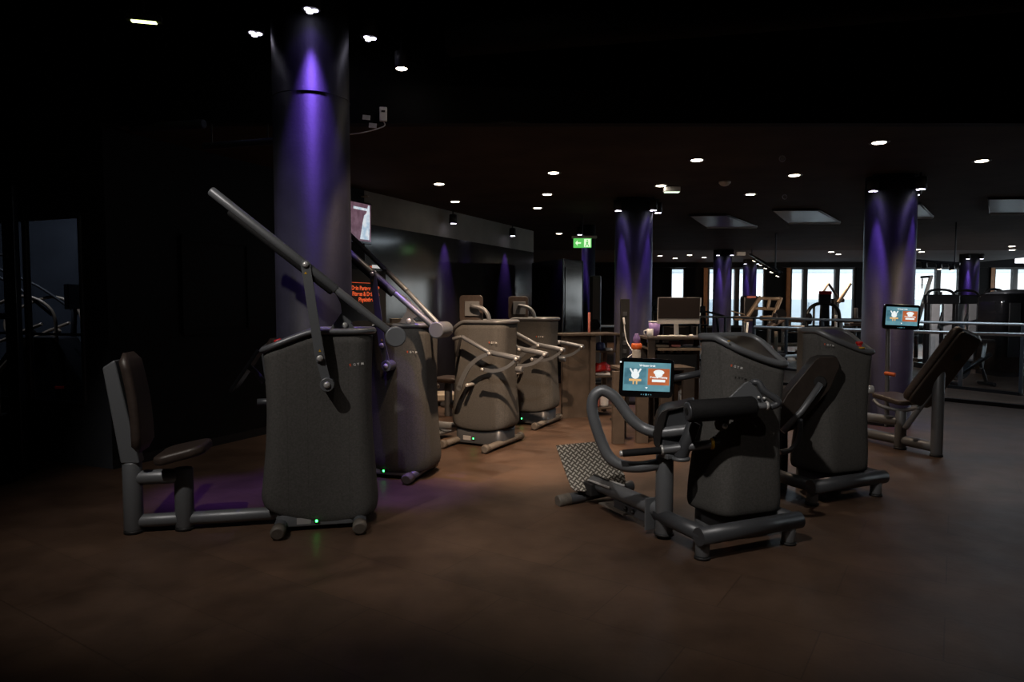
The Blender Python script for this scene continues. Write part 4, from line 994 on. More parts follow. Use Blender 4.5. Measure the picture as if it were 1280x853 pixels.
# folded red cloth etc.
cl = MB(); random.seed(3)
lp = []
for z, s in ((0, .95), (.03, 1.05), (.05, .9), (.08, 1.0), (.1, .7)):
    lp.append([A(.22+.13*s*math.cos(a)*(1+.1*math.sin(5*a+z*60)), .2+.12*s*math.sin(a), .562+z+.012*math.sin(3*a)) for a in [2*PI*i/24 for i in range(24)]])
cl.loft(lp); thing('folded_cloth', cl, 'red', 'crumpled red cloth on the middle shelf of the board unit', 'cloth')
cl = MB(); cl.box(A(.22, .2, .529), (.24, .2, .035)); thing('folded_towel', cl, 'white', 'folded white towel under the red cloth', 'towel', bevel=.01)
cl = MB(); cl.lathe(A(.2, .15, .832), [(.05, 0), (.06, .03), (.055, .09), (.03, .1)], 18); thing('plastic_tub', cl, 'bluedark', 'small blue tub on the upper shelf of the board unit', 'tub')
cl = MB(); cl.box(A(.3, .12, .845), (.08, .12, .03)); thing('paper_box', cl, 'white', 'low white box beside the blue tub', 'box', bevel=.004)
for k, (m_, lb, xx) in enumerate((('pink', 'pink drinks container at the foot of the board unit', .14), ('white', 'white bottle at the foot of the board unit beside the pink one', .26))):
    cl = MB(); cl.lathe(A(xx, .16, .112), [(.05, 0), (.055, .02), (.055, .2), (.03, .24), (.02, .25), (.02, .27)], 18); thing('drinks_bottle', cl, m_, lb, 'bottle')
cl = MB(); p = at(736.5, 413, 8.75); cl.rod((p.x, p.y, 1.05), (p.x, p.y, 1.05+.26), .016, 14); thing('wooden_stick', cl, 'pink', 'short upright pinkish stick standing on the board unit', 'stick')
# low table of upright boards behind the tablet
tbE = empty('board_table', (1.02, 6.85, 0), math.radians(8), 'low table of upright dark boards below the blue screen', 'table')
MB().box((.47, .19, .755), (.78, .4, .03)).build('table_top', 'wood', tbE, .003)
for x, y in ((.06, .0), (.31, .0), (.56, .0), (.8, .0), (.18, .32), (.44, .32), (.7, .32)):
    MB().box((x, y+.02, .37), (.12, .06, .74)).build('upright_board', 'wood', tbE, .003)
# monitor unit
uC = unit(1.47, 7.35, .68, .5, 1.06, 0, 'open board shelf under the monitor, white drawers at its foot', (.12, .62, .93), post=.075)
for z in (.93,): MB().box((.35, .0, z), (.5, .02, .03)).build('shelf_edge', 'beige', uC, .002)
MB().box((.34, .48, .5), (.6, .015, .95)).build('back_panel', 'rubber', uC)
# iMac-like display
mo = empty('desktop_monitor', (1.76, 7.5, 1.06), math.radians(3), 'silver all-in-one desktop monitor, dark screen, on the shelf unit', 'monitor')
tl, br = at(822, 372, 7.5), at(875, 405, 7.5); w_, h_ = br.x-tl.x, tl.z-br.z; cxm = (tl.x+br.x)/2-1.76; czm = (tl.z+br.z)/2-1.06
tilt = Matrix.Rotation(.06, 3, 'X')
MB().box((cxm, 0, czm), (w_, .02, h_), tilt).build('casing', 'alu', mo, .004)
MB().box((cxm, -.012, czm+h_*.095), (w_-.01, .006, h_*.80), tilt).build('screen', 'screen', mo)
MB().box((cxm, .06, .008), (.14, .13, .012)).build('stand_foot', 'alu', mo, .003)
MB().box((cxm, .09, czm*.5), (.05, .012, czm), Matrix.Rotation(-.15, 3, 'X')).build('stand_neck', 'alu', mo, .003)
# desk items on the monitor unit
def lathe_thing(name, px, Y, z0, prof, m, label, cat, group=None):
    x = (px-640)/FPX*Y; cl = MB(); cl.lathe((x, Y, z0), prof, 20); return thing(name, cl, m, label, cat, group)
mug = empty('mug', ((812.5-640)/FPX*7.45, 7.45, 1.062), 0, 'white mug on the shelf unit left of the monitor', 'mug')
MB().lathe((0, 0, 0), [(.032, 0), (.036, .01), (.036, .085), (.031, .085), (.031, .02)], 20).build('body', 'white', mug)
MB().tube([(-.034, 0, .07), (-.062, 0, .062), (-.062, 0, .03), (-.034, 0, .02)], .006, 8, smooth_path=4).build('handle', 'white', mug)
cp = empty('plastic_beaker', ((818-640)/FPX*7.7, 7.7, 1.062), 0, 'translucent violet lit beaker behind the mug', 'beaker')
MB().lathe((0, 0, 0), [(.055, 0), (.065, .15), (.062, .15), (.052, .01)], 22).build('body', 'violetplastic', cp)
MB().lathe((0, 0, .15), [(.067, 0), (.067, .012)], 22).build('rim', 'white', cp)
kb = MB(); kb.box(((840-640)/FPX*7.42, 7.42, 1.07), (.3, .1, .012)); thing('keyboard', kb, 'alu', 'flat keyboard in front of the monitor', 'keyboard', bevel=.003)
ms = MB(); ms.lathe(((864-640)/FPX*7.42, 7.42, 1.064), [(.03, 0), (.03, .01), (.015, .025)], 16); thing('computer_mouse', ms, 'alu', 'small mouse right of the keyboard', 'mouse')
# shelf contents
for x, z, s, m_, lb in ((1.62, .95, (.2, .2, .03), 'beige', 'pale tray on the upper shelf under the monitor'), (1.80, .955, (.1, .15, .06), 'pink', 'small reddish box on the upper shelf under the monitor'), (1.93, .97, (.12, .15, .09), 'clearbox', 'clear plastic tub at the right of the upper shelf')):
    cl = MB(); cl.box((x, 7.55, z+.0+s[2]/2-.008), s); thing('storage_box', cl, m_, lb, 'box', bevel=.006)
bx = MB(); bx.box((1.80, 7.56, .75), (.45, .25, .24)); thing('storage_crate', bx, 'rubber', 'black crate on the middle shelf under the monitor', 'crate', bevel=.01)
cn = MB()
for i in range(4): cn.lathe((1.66+i*.09, 7.5, .872), [(.03, 0), (.032, .03), (.02, .035)], 14)
o = cn.build('crate_cups', 'greystack', None); tag(o, 'row of small grey cups on the black crate', 'cups', kind='stuff')
dr = empty('drawer_tower', (1.90, 7.42, .13), 0, 'small tower of white translucent drawers at the foot of the shelf', 'drawer unit')
MB().box((0, .1, .20), (.16, .2, .40)).build('carcass', 'greystack', dr, .004)
for i in range(4):
    f = MB().box((0, -.008, .055+i*.097), (.14, .02, .075)).build('drawer', 'clearbox', dr, .004)
    MB().box((0, -.022, .07+i*.097), (.08, .01, .012)).build('handle', 'white', f)
bxx = MB(); bxx.box((1.70, 7.45, .22), (.14, .18, .17)); thing('storage_box', bxx, 'clearbox', 'clear box left of the drawer tower', 'box', bevel=.006)
# shaker bottle on the low table
bt_ = empty('shaker_bottle', ((796-640)/FPX*7.1, 7.1, .77), 0, 'clear shaker bottle with orange collar and violet lid', 'bottle')
MB().lathe((0, 0, 0), [(.04, 0), (.044, .01), (.046, .16), (.04, .19)], 22).build('body', 'clearbox', bt_)
MB().lathe((0, 0, .18), [(.05, 0), (.056, .01), (.056, .05), (.045, .06)], 22).build('collar', 'orange', bt_)
MB().lathe((0, 0, .24), [(.04, 0), (.034, .06), (.02, .09), (.018, .1)], 22).build('lid', 'violetplastic', bt_)
# cable post
cpz = empty('charging_post', ((781-640)/FPX*8.2, 8.2, 0), 0, 'tall black charging post with a white cable before the column', 'post')
MB().box((0, 0, .74), (.11, .05, 1.48)).build('post_body', 'rubber', cpz, .006)
MB().box((0, 0, .01), (.3, .25, .02)).build('base', 'rubber', cpz, .004)
for z in (1.3, 1.05, .95, .85): MB().box((-.005, -.028, z), (.05, .012, .05)).build('socket', 'darksteel', cpz, .003)
x0 = (781-640)/FPX*8.2
def lc(px, py, Y): p = at(px, py, Y); return p-Vector((x0, 8.2, 0))
MB().tube([lc(780, 401, 8.16), lc(781, 415, 8.13), lc(784, 428, 8.1), lc(790, 438, 8.0), lc(793, 441, 7.9), lc(786, 446, 7.6), lc(782, 451, 7.4)], .006, 8, smooth_path=6).build('cable', 'white', cpz)
MB().rod(lc(779.5, 397, 8.15), lc(780.5, 406, 8.14), .013, 10).build('plug', 'white', cpz)

# ------------------------------------------------------------------ back left: cabinet, scanner, exit sign, poster, television
cb = empty('dark_cabinet', (0, 0, 0), 0, 'tall glossy black cabinet at the end of the panelled wall', 'cabinet')
p0 = at(663, 500, 14.2); q0 = at(703, 470, 12.6); q1 = at(728, 470, 13.4)
a_, b_, c_ = Vector((.38, 13.2, 0)), Vector((.89, 12.0, 0)), Vector((1.30, 12.6, 0)); d_ = a_+c_-b_
hc = at(703, 323, 12.0).z
MB().prism([v+up*(hc/2) for v in (a_, b_, c_, d_)], (0, 0, 1), hc-.01).build('carcass', 'gloss', cb, .01)
ed = MB()
for v in (b_, c_): ed.rod(v+up*.01, v+up*(hc-.01), .012, 8)
ed.build('edge_trim', 'darksteel', cb)
dp = MB(); n_ = (c_-b_).normalized(); nn_ = Vector((n_.y, -n_.x, 0))
k0, k1 = b_+n_*.08+nn_*.01, c_-n_*.08+nn_*.01
dp.slab([k0+up*1.0, k1+up*1.0, k1+up*(hc-.15), k0+up*(hc-.15)], .01); dp.build('glass_door', 'mirror', cb)
sc_ = empty('body_scanner', ((744-640)/FPX*12.2, 12.2, 0), math.radians(-10), 'slim grey measuring station with rounded head near the slim pillar', 'measuring station')
MB().box((0, 0, .02), (.4, .5, .04)).build('base', 'rubber', sc_, .01)
MB().box((0, 0, .98), (.2, .1, 1.88)).build('upright', 'steel', sc_, .02, 3)
MB().box((-.07, -.055, 1.0), (.05, .01, 1.8)).build('front_strip', 'rubber', sc_)
MB().lathe((.0, -.07, 1.05), [(.09, 0), (.1, .02), (.09, .03)], 26, (0, -1, 0)).build('round_sensor', 'gloss', sc_)
tb2 = empty('side_table', (1.75, 13.5, 0), 0, 'pale topped table left of the middle column', 'table')
MB().box((0, 0, .98), (.7, .4, .03)).build('table_top', 'alu', tb2, .004)
for x, y in ((-.32, -.17), (.32, -.17), (-.32, .17), (.32, .17)): MB().rod((x, y, 0), (x, y, .97), .018, 10).build('leg', 'beige', tb2)
# exit sign
p = at(728, 304, 11.5)
es = empty('exit_sign', p, math.radians(-4), 'lit green and white exit sign hanging from the ceiling', 'exit sign')
w_, h_ = .30, .155
MB().box((0, .0, 0), (w_, .03, h_)).build('sign_body', 'exit_green', es, .004)
MB().box((w_*.06-.0, -.017, 0), (.001, .001, .001)).build('rim', 'exit_white', es)
MB().box((w_*.27, -.0175, 0), (w_*.36, .003, h_*.86)).build('door_field', 'exit_white', es)
mn = MB(); f_ = -.0205
mn.lathe((w_*.27, f_+.002, h_*.27), [(.011, 0), (.011, .002)], 14, (0, -1, 0))
mn.slab([Vector((w_*.2, f_, h_*.12)), Vector((w_*.33, f_, h_*.14)), Vector((w_*.29, f_, -h_*.1)), Vector((w_*.22, f_, -h_*.1))], .001)
mn.slab([Vector((w_*.22, f_, -h_*.08)), Vector((w_*.28, f_, -h_*.08)), Vector((w_*.18, f_, -h_*.4)), Vector((w_*.13, f_, -h_*.38))], .001)
mn.slab([Vector((w_*.25, f_, -h_*.08)), Vector((w_*.3, f_, -h_*.08)), Vector((w_*.38, f_, -h_*.38)), Vector((w_*.33, f_, -h_*.4))], .001)
mn.build('running_figure', 'exit_green', es)
ar = MB()
ar.slab([Vector((-w_*.40, -.018, 0)), Vector((-w_*.27, -.018, -h_*.3)), Vector((-w_*.27, -.018, -h_*.08)), Vector((-w_*.08, -.018, -h_*.08)), Vector((-w_*.08, -.018, h_*.08)), Vector((-w_*.27, -.018, h_*.08)), Vector((-w_*.27, -.018, h_*.3))], .001)
ar.build('arrow', 'exit_white', es)
MB().box((.03, 0, h_*.5+.02), (w_+.12, .05, .04)).build('lamp_housing', 'white', es, .004)
MB().rod((0, 0, h_*.5+.04), (0, 0, ZC-p.z), .01, 8).build('hanger', 'rubber', es)
p = at(839.5, 261, 8.7); z8 = 2.86
em = empty('emergency_light', (p.x, p.y, z8), 0, 'white ceiling emergency light box right of the middle column', 'emergency light')
MB().box((0, 0, -.0), (.2, .09, .06)).build('housing', 'white', em, .006)
MB().box((0, 0, -.034), (.18, .07, .01)).build('diffuser', mat('green_white_diffuser', (.6, .7, .6), .5, emit=(.8, 1, .75), es=1.3, noise=(5, .02)), em)
p = at(856, 318, 18.4)
em = empty('emergency_light', (at(926, 318, 19.5).x, 19.5, 2.84), 0, 'small white ceiling box above the far columns', 'emergency light')
MB().box((0, 0, 0), (.24, .1, .1)).build('housing', 'white', em, .006)
# poster on the wall behind the second lever machine, television above
def on_left(px, z, off=.04):
    r = (px-640)/FPX; t = (r*A0[1]-A0[0])/(bd.x-r*bd.y); return wl(t, off, z)
Yp = on_left(460, 0).y
z1, z0 = at(460, 338, Yp).z, at(460, 420, Yp).z
a_, b_ = on_left(412, 0, .05), on_left(479, 0, .05)
ps_ = empty('roller_poster', a_, 0, 'black poster with glowing orange writing behind the nearest column', 'poster')
wd = (b_-a_).length; xd = (b_-a_).normalized()
def PP(x, z, y=0): return xd*x+Vector((0, 0, z))+Vector((xd.y, -xd.x, 0))*y
MB().slab([PP(0, .3), PP(wd, .3), PP(wd, z1), PP(0, z1)], .02).build('board', 'posterblack', ps_)
def zz(py): return at(460, py, Yp).z
def line(s_, py, size, m_, x, al='RIGHT', b=.002): text('poster_text', s_, m_, PP(x, zz(py), .003), xd, (0, 0, 1), size, ps_, al, bold=b, depth=.0005, squeeze=1.0)
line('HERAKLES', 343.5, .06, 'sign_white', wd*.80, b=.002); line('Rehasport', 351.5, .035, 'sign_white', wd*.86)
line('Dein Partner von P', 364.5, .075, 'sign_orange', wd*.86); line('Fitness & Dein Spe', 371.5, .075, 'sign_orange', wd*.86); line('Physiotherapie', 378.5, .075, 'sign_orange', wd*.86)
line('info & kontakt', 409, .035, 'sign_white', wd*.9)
em_ = MB(); cx_ = wd*.66; zc = zz(335.5)
em_.slab([PP(cx_-.06, zc+.03, .004), PP(cx_+.06, zc+.03, .004), PP(cx_+.07, zc+.0, .004), PP(cx_+.02, zc+.01, .004), PP(cx_+.015, zc-.05, .004), PP(cx_-.015, zc-.05, .004), PP(cx_-.02, zc+.01, .004), PP(cx_-.07, zc, .004)][::-1], .001)
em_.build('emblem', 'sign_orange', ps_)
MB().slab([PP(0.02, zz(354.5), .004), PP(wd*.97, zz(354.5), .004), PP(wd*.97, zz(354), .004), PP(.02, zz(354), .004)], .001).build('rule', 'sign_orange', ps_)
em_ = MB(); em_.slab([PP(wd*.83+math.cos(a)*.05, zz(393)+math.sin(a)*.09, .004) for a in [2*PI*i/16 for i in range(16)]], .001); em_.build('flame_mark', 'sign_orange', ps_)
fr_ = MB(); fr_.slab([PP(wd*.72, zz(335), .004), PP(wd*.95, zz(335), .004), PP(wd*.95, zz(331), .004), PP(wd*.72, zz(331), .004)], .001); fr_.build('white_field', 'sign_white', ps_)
a_, b_ = on_left(405, 0, .10), on_left(458, 0, .10)
tv = empty('wall_television', a_, 0, 'wall television showing a pale figure above the poster', 'television')
wd = (b_-a_).length; xd = (b_-a_).normalized(); Yt = b_.y
zt1, zt0 = at(458, 255, Yt).z, at(458, 306, Yt).z
MB().slab([PP(0, zt0), PP(wd, zt0), PP(wd, zt1), PP(0, zt1)], .05).build('casing', 'gloss', tv, .004)
MB().slab([PP(.03, zt0+.03, .003), PP(wd-.02, zt0+.03, .003), PP(wd-.02, zt1-.02, .003), PP(.03, zt1-.02, .003)], .001).build('display', 'tv_plum', tv)
fg = MB(); H_ = zt1-zt0; cx_ = wd*.86
fg.slab([PP(cx_+dx*wd*.1, zt0+H_*k, .005) for dx, k in ((-1.6, .1), (.7, .1), (.9, .5), (.9, .94), (.5, .94), (.1, .75), (-.5, .68), (-.9, .5), (-1.3, .25))], .001); fg.build('pictured_figure', 'tv_white', tv)
MB().slab([PP(wd*.55, zt0+H_*.8, .005), PP(wd*.92, zt0+H_*.8, .005), PP(wd*.92, zt0+H_*.86, .005), PP(wd*.55, zt0+H_*.86, .005)], .001).build('caption', 'tv_white', tv)
MB().rod(PP(wd*.4, (zt0+zt1)/2, -.04), PP(wd*.4, (zt0+zt1)/2, -.12), .04, 12).build('wall_bracket', 'rubber', tv)
x_ = at(454, 239, 8.5)
wa = empty('air_sensor', on_left(454, x_.z, .05), 0, 'small white lit strip high on the wall over the television', 'sensor'); MB().box((0, 0, 0), (.1, .03, .015)).build('housing', 'white', wa, .002)
# storage box / printer behind second machine
pb = empty('pale_carton', (at(497, 407, 7.9).x, 7.9, 0), .3, 'pale open carton on a stand behind the second lever machine', 'carton')
MB().box((0, 0, 1.2), (.16, .2, .1)).build('carton_body', 'cream', pb, .003)
MB().rod((0, 0, 0.02), (0, 0, 1.15), .02, 10).build('stand', 'rubber', pb); MB().lathe((0, 0, 0), [(.15, 0), (.15, .02)], 20).build('base', 'rubber', pb)
# cream step platform
st = empty('step_platform', (at(545, 500, 9.6).x, 9.6, 0), math.radians(15), 'cream platform with a dark pad left of the row machines', 'platform')
MB().box((-.1, 0, .12), (.75, .45, .08)).build('deck', 'cream', st, .01); MB().box((-.2, .1, .26), (.5, .3, .06)).build('pad', 'leather', st, .02)
for x in (-.4, .2): MB().box((x, 0, .04), (.06, .4, .08)).build('foot', 'rubber', st)
for x in (-.3, -.1): MB().rod((x, .1, .16), (x, .1, .24), .03, 10).build('pad_post', 'rubber', st)

# ------------------------------------------------------------------ cable machine at the left edge
cm = empty('cable_machine', (-4.05, 5.55, 0), math.radians(12), 'tall black framed cable machine at the left edge', 'exercise machine')
for x in (0, -1.1): MB().box((x, 0, 1.15), (.09, .09, 2.3)).build('upright', 'blacksteel', cm, .008)
MB().box((-.55, 0, 2.33), (1.2, .1, .08)).build('top_beam', 'blacksteel', cm, .008); MB().box((-.55, 0, .04), (1.2, .5, .06)).build('base', 'blacksteel', cm, .008)
for x in (-.13, -.2): MB().rod((x, .0, .07), (x, .0, 2.29), .012, 12).build('guide_rod', 'chrome', cm)
for i in range(12): MB().box((-.165, 0, .12+i*.035), (.16, .2, .028)).build('weight_plate', 'blacksteel', cm, .003)
MB().box((-.55, 0, 1.32), (1.0, .05, .05)).build('crossbar', 'blacksteel', cm, .006)
MB().rod((-.165, 0, .52), (-.165, 0, 2.2), .004, 8).build('cable', 'chrome', cm)
# stair climber seen through the window
def climber(x, y, yaw, label):
    e = empty('stair_climber', (x, y, 0), math.radians(yaw), label, 'exercise machine', 'machines in the next room')
    MB().prism([(-.6, 0, .05), (.6, 0, .05), (.6, 0, .35), (.1, 0, 1.05), (-.3, 0, 1.05), (-.6, 0, .5)], (0, 1, 0), .5).build('body', 'blacksteel', e, .03)
    for s in (-.27, .27):
        MB().tube([(-.35, s, 1.0), (-.3, s, 1.35), (0, s, 1.5), (.45, s, 1.3), (.5, s, 1.1), (.3, s, 1.0), (.0, s, 1.12), (-.2, s, 1.2)], .018, 10, smooth_path=6).build('handrail', 'beige', e)
        MB().tube([(-.3, s, 1.3), (.1, s*.8, 1.62), (.5, s*.7, 1.82), (.56, s*.7, 1.95), (.42, s*.7, 1.97), (.36, s*.7, 1.8)], .016, 10, smooth_path=5).build('grip', 'rubber', e)
    for i in range(4): MB().box((.55-i*.16, 0, .45+i*.17), (.22, .42, .03)).build('step', 'darksteel', e, .004)
    for s in (-.24, .24): MB().rod((.62, s, .3), (-.1, s, 1.12), .03, 10).build('side_rail', 'beige', e)
    MB().box((-.42, 0, 1.5), (.05, .4, .28)).build('console', 'gloss', e, .01); MB().rod((-.38, 0, 1.05), (-.4, 0, 1.4), .03, 10).build('console_post', 'rubber', e)
    MB().box((-.35, .0, .5), (.1, .52, .03)).build('red_stripe', 'red', e)
    return e
c_a = climber(-5.35, 7.7, 185, 'stair climber with looped rails behind the left window')
spot('next_room_fill', (-5.2, 7.3, 2.9), (-5.8, 9.2, .9), 55, 130, (.7, .8, 1.0), .7, .05)  # lamp added out of view to brighten the room behind the window
MB_ = MB(); MB_.lathe((-5.2, 7.3, 3.02), [(.06, 0), (.09, .01), (.09, 1.2)], 16); thing('room_fill_housing', MB_, 'rubber', 'unseen dark ceiling lamp added to light the next room', 'ceiling light')

# ------------------------------------------------------------------ open ceiling services
def stuffpipe(name, a, b, r, label, cat, m='rubber'):
    return thing(name, MB().rod(a, b, r, 20), m, label, cat)
stuffpipe('ventilation_duct', at(-60, 42, 6.8), at(420, -30, 6.0), .14, 'long dark ventilation duct across the upper left', 'duct', 'blacksteel')
stuffpipe('ceiling_pipe', at(165, 160, 5.6), at(255, 155, 5.4), .035, 'short dark pipe below the high ceiling, left of the nearest column', 'pipe', 'wallgrey')
stuffpipe('ceiling_pipe', at(255, 183, 5.5), at(350, 176, 5.3), .028, 'dark pipe reaching the nearest column from the left', 'pipe', 'wallgrey')
for k, (px, py) in enumerate(((175, 155), (245, 155), (265, 182), (335, 177))):
    q = at(px, py, 5.52); stuffpipe('pipe_hanger', q, Vector((q.x, q.y, 4.24)), .006, ('leftmost thin hanger of the short pipe', 'right thin hanger of the short pipe', 'left thin hanger of the lower pipe', 'thin hanger of the lower pipe beside the column')[k], 'hanger')
stuffpipe('ceiling_duct', at(560, 50, 5.2), at(1400, -20, 4.6), .12, 'wide dark duct crossing the upper right', 'duct', 'wallblack')
rt = empty('wireless_router', at(479, 143, 5.45), .2, 'small white box with cables right of the nearest column', 'router')
MB().box((0, 0, 0), (.06, .03, .11)).build('casing', 'white', rt, .006); MB().box((0, -.017, .02), (.03, .003, .015)).build('port', 'rubber', rt)
MB().tube([(0, 0, -.05), (.01, -.01, -.09), (-.06, 0, -.12), (-.16, 0, -.15), (-.27, 0, -.17)], .004, 6, smooth_path=5).build('cable', 'white', rt)
for (px, py, lb) in ((458, 147, 'small white card left of the router'), (466, 157, 'small white card below the router')):
    q = at(px, py, 5.44); thing('paper_card', MB().box(q, (.06, .006, .035), Matrix.Rotation(.1, 3, 'Y')), 'white', lb, 'card')
q = at(906, 228, 7.9); sd_ = MB(); q = atz(906, 227, ZC)
sd_.lathe((q.x, q.y, ZC), [(.07, 0), (.07, -.02), (.045, -.045), (.02, -.055)], 24); thing('smoke_detector', sd_, 'white', 'white domed smoke detector on the dark ceiling', 'smoke detector')
for px, py, lb in ((978, 194, 'tiny ring fitting on the ceiling, nearer one'), (981, 243, 'tiny ring fitting on the ceiling, farther one')):
    q = atz(px, py, ZC); tt = MB(); tt.tube([(q.x+.03*math.cos(a), q.y, ZC-.035+.03*math.sin(a)) for a in [2*PI*i/20 for i in range(20)]], .004, 6, closed=True); thing('ceiling_ring', tt, 'greystack', lb, 'ring')
# coffers in the ceiling
def coffer(x0, x1, xb0, xb1, y0, y1, lb):
    a, b = atz(x0, y0, ZC-.02), atz(x1, y0, ZC-.02); c, d = atz(xb0, y1, ZC-.02), atz(xb1, y1, ZC-.02)
    e = empty('skylight_coffer', (0, 0, 0), 0, lb, 'skylight', 'bluish coffers in the dark ceiling')
    MB().slab([a, b, d, c], .015).build('panel', 'coffer', e)
    MB().tube([a, b, d, c], .018, 6, closed=True).build('frame', 'darksteel', e)
    MB().rod((a+b)/2, (c+d)/2, .015, 6).build('glazing_bar', 'darksteel', e)
    MB().rod(c, d, .035, 6).build('lower_edge', 'brushed', e)
    al = bpy.data.lights.new('coffer_fill', 'AREA'); al.size = .8; al.energy = 13; al.color = (.7, .85, 1.0)  # area light added under each coffer as top light for rails and floor
    ao = bpy.data.objects.new('coffer_fill', al); COL.objects.link(ao); ao.location = (a+b+c+d)/4-Vector((0, 0, .06))
coffer(862, 908, 884, 946, 269, 283.5, 'bluish ceiling coffer right of the middle column')
coffer(966, 1022, 986, 1050, 262.5, 278, 'bluish ceiling coffer left of the right column')
coffer(1120, 1150, 1120, 1166, 255, 271, 'bluish ceiling coffer right behind the right column')
coffer(1236, 1300, 1238, 1310, 248, 266, 'bluish ceiling coffer at the right edge')
# spotlight track
tk = empty('spotlight_track', (0, 0, 0), 0, 'angled ceiling track with small spotlights before the far windows', 'track light')
ta, tb_ = at(937, 318, 19), at(974, 340, 14.0)
MB().rod(ta, tb_, .03, 8).build('track', 'darksteel', tk)
MB().rod(ta.lerp(tb_, .1), Vector((*ta.lerp(tb_, .1).xy, ZC)), .015, 6).build('rod', 'darksteel', tk); MB().rod(ta.lerp(tb_, .9), Vector((*ta.lerp(tb_, .9).xy, ZC)), .015, 6).build('rod', 'darksteel', tk)
for k in (.2, .45, .62, .8, .97):
    q = ta.lerp(tb_, k)-Vector((0, 0, .1)); h = MB().rod(q, q+Vector((.05, -.04, .1)), .05, 12).build('spot_head', 'blacksteel', tk)
    MB().lathe(q-Vector((0.004, 0, .006)), [(.03, 0), (.04, .004)], 12, (-.3, .2, -1)).build('lens', 'lit_white', h)

spot('track_beam', ta.lerp(tb_, .8)-Vector((0, 0, .3)), ((950-640)/FPX*19.2, 19.2, 1.2), 320, 50, WARM, .5, .04)
tk2 = empty('spotlight_track', (0, 0, 0), 0, 'black ceiling track with spotlights in front of the right windows', 'track light')
ta, tb_ = at(1138, 325, 13), at(1200, 330, 12.4)
MB().rod(ta, tb_, .025, 8).build('track', 'blacksteel', tk2)
for k in (.1, .9): MB().rod(ta.lerp(tb_, k), Vector((*ta.lerp(tb_, k).xy, ZC)), .012, 6).build('rod', 'blacksteel', tk2)
for k in (.05, .3, .6, .85):
    q = ta.lerp(tb_, k)-Vector((0, 0, .12)); h = MB().rod(q, q+Vector((-.03, -.02, .12)), .05, 12).build('spot_head', 'blacksteel', tk2)
    MB().lathe(q-Vector((-0.002, 0, .008)), [(.025, 0), (.032, .004)], 12, (.2, .2, -1)).build('lens', 'lit_white' if k > .5 else 'greystack', h)
spot('track_beam', ta.lerp(tb_, .7)-Vector((0, 0, .3)), ((1200-640)/FPX*15.2, 15.2, 1.1), 160, 75, (1, .93, .9), .6, .04)
# ------------------------------------------------------------------ railings
def railing(a, b, z, label, posts, glassy=True, r=.024):
    e = empty('glass_railing', Vector((*a, 0)), 0, label, 'railing'); a_, b_ = Vector((0, 0, 0)), Vector((b[0]-a[0], b[1]-a[1], 0))
    MB().rod(a_+up*z, b_+up*z, r, 16).build('handrail', 'brushed', e)
    for i in range(posts+1):
        q = a_.lerp(b_, i/posts); MB().box(q+up*(z/2-.0), (.05, .05, z-.01), Matrix.Rotation(math.atan2(b_.y, b_.x), 3, 'Z')).build('post', 'darksteel', e, .004)
        if glassy and i < posts:
            u, v = a_.lerp(b_, (i+.06)/posts), a_.lerp(b_, (i+.94)/posts)
            MB().slab([u+up*.08, v+up*.08, v+up*(z-.06), u+up*(z-.06)], .012).build('glass_panel', 'glass', e)
    k = Vector((-b_.y, b_.x, 0)).normalized()*.04
    MB().slab([a_-k+up*.05, b_-k+up*.05, b_+k+up*.05, a_+k+up*.05], .05).build('kerb', 'blacksteel', e)
    return e
railing((4.38, 12.35), (8.2, 7.6), 1.0, 'near glass railing with a silver handrail at the right', 4)
railing((4.69, 17.1), (7.87, 10.5), 1.1, 'far silver handrail in front of the distant machines', 8)

# ------------------------------------------------------------------ machines in the far hall
def far_machine(name, label, px, Y, yaw=0, cat='exercise machine'):
    return empty(name, ((px-640)/FPX*Y, Y, 0), math.radians(yaw), label, cat)
def bx(e, nm, m, c, s, bev=.01, rot=None): return MB().box(c, s, rot).build(nm, m, e, bev)
def rd(e, nm, m, a, b, r): return MB().rod(a, b, r, 12).build(nm, m, e)
RX = lambda a: Matrix.Rotation(math.radians(a), 3, 'X'); RY = lambda a: Matrix.Rotation(math.radians(a), 3, 'Y')
# plate loaded press (beige)
e = far_machine('plate_loaded_press', 'beige framed press machine left of the three-pane window', 957, 19.2, 0)
rd(e, 'frame_post', 'beige', (-.62, 0, .9), (-.15, 0, 1.62), .06); rd(e, 'frame_post', 'beige', (.2, .1, .9), (.45, .1, 1.6), .06)
rd(e, 'frame_bar', 'beige', (-.2, 0, 1.58), (.48, .1, 1.55), .045); rd(e, 'frame_bar', 'beige', (-.42, 0, 1.3), (.38, .1, 1.27), .045); rd(e, 'frame_bar', 'beige', (.1, 0, 1.55), (.05, 0, 1.28), .045)
bx(e, 'weight_shroud', 'blacksteel', (-.42, .15, 1.35), (.45, .3, .6), .06); bx(e, 'badge', 'pink', (-.42, -.02, 1.61), (.26, .03, .06), .02)
for x in (-.75, .0): bx(e, 'pad', 'beige', (x, -.1, 1.02), (.38, .2, .13), .04)
bx(e, 'base', 'blacksteel', (0, 0, .05), (1.5, .8, .1)); 
for x in (-.6, .1, .5): rd(e, 'upright', 'darksteel', (x, 0, .1), (x, 0, 1.1), .05)
rd(e, 'lever', 'beige', (-1.0, -.1, 1.22), (-.6, 0, 1.12), .02)
rd(e, 'roller', 'leather', (.55, -.1, .98), (1.0, -.1, .96), .07); bx(e, 'seat_pad', 'leather', (.75, -.3, .72), (.5, .4, .2), .05)
MB().lathe((.35, -.2, 1.12), [(.16, 0), (.16, .04)], 20, (0, 1, 0)).build('weight_plate', 'blacksteel', e)
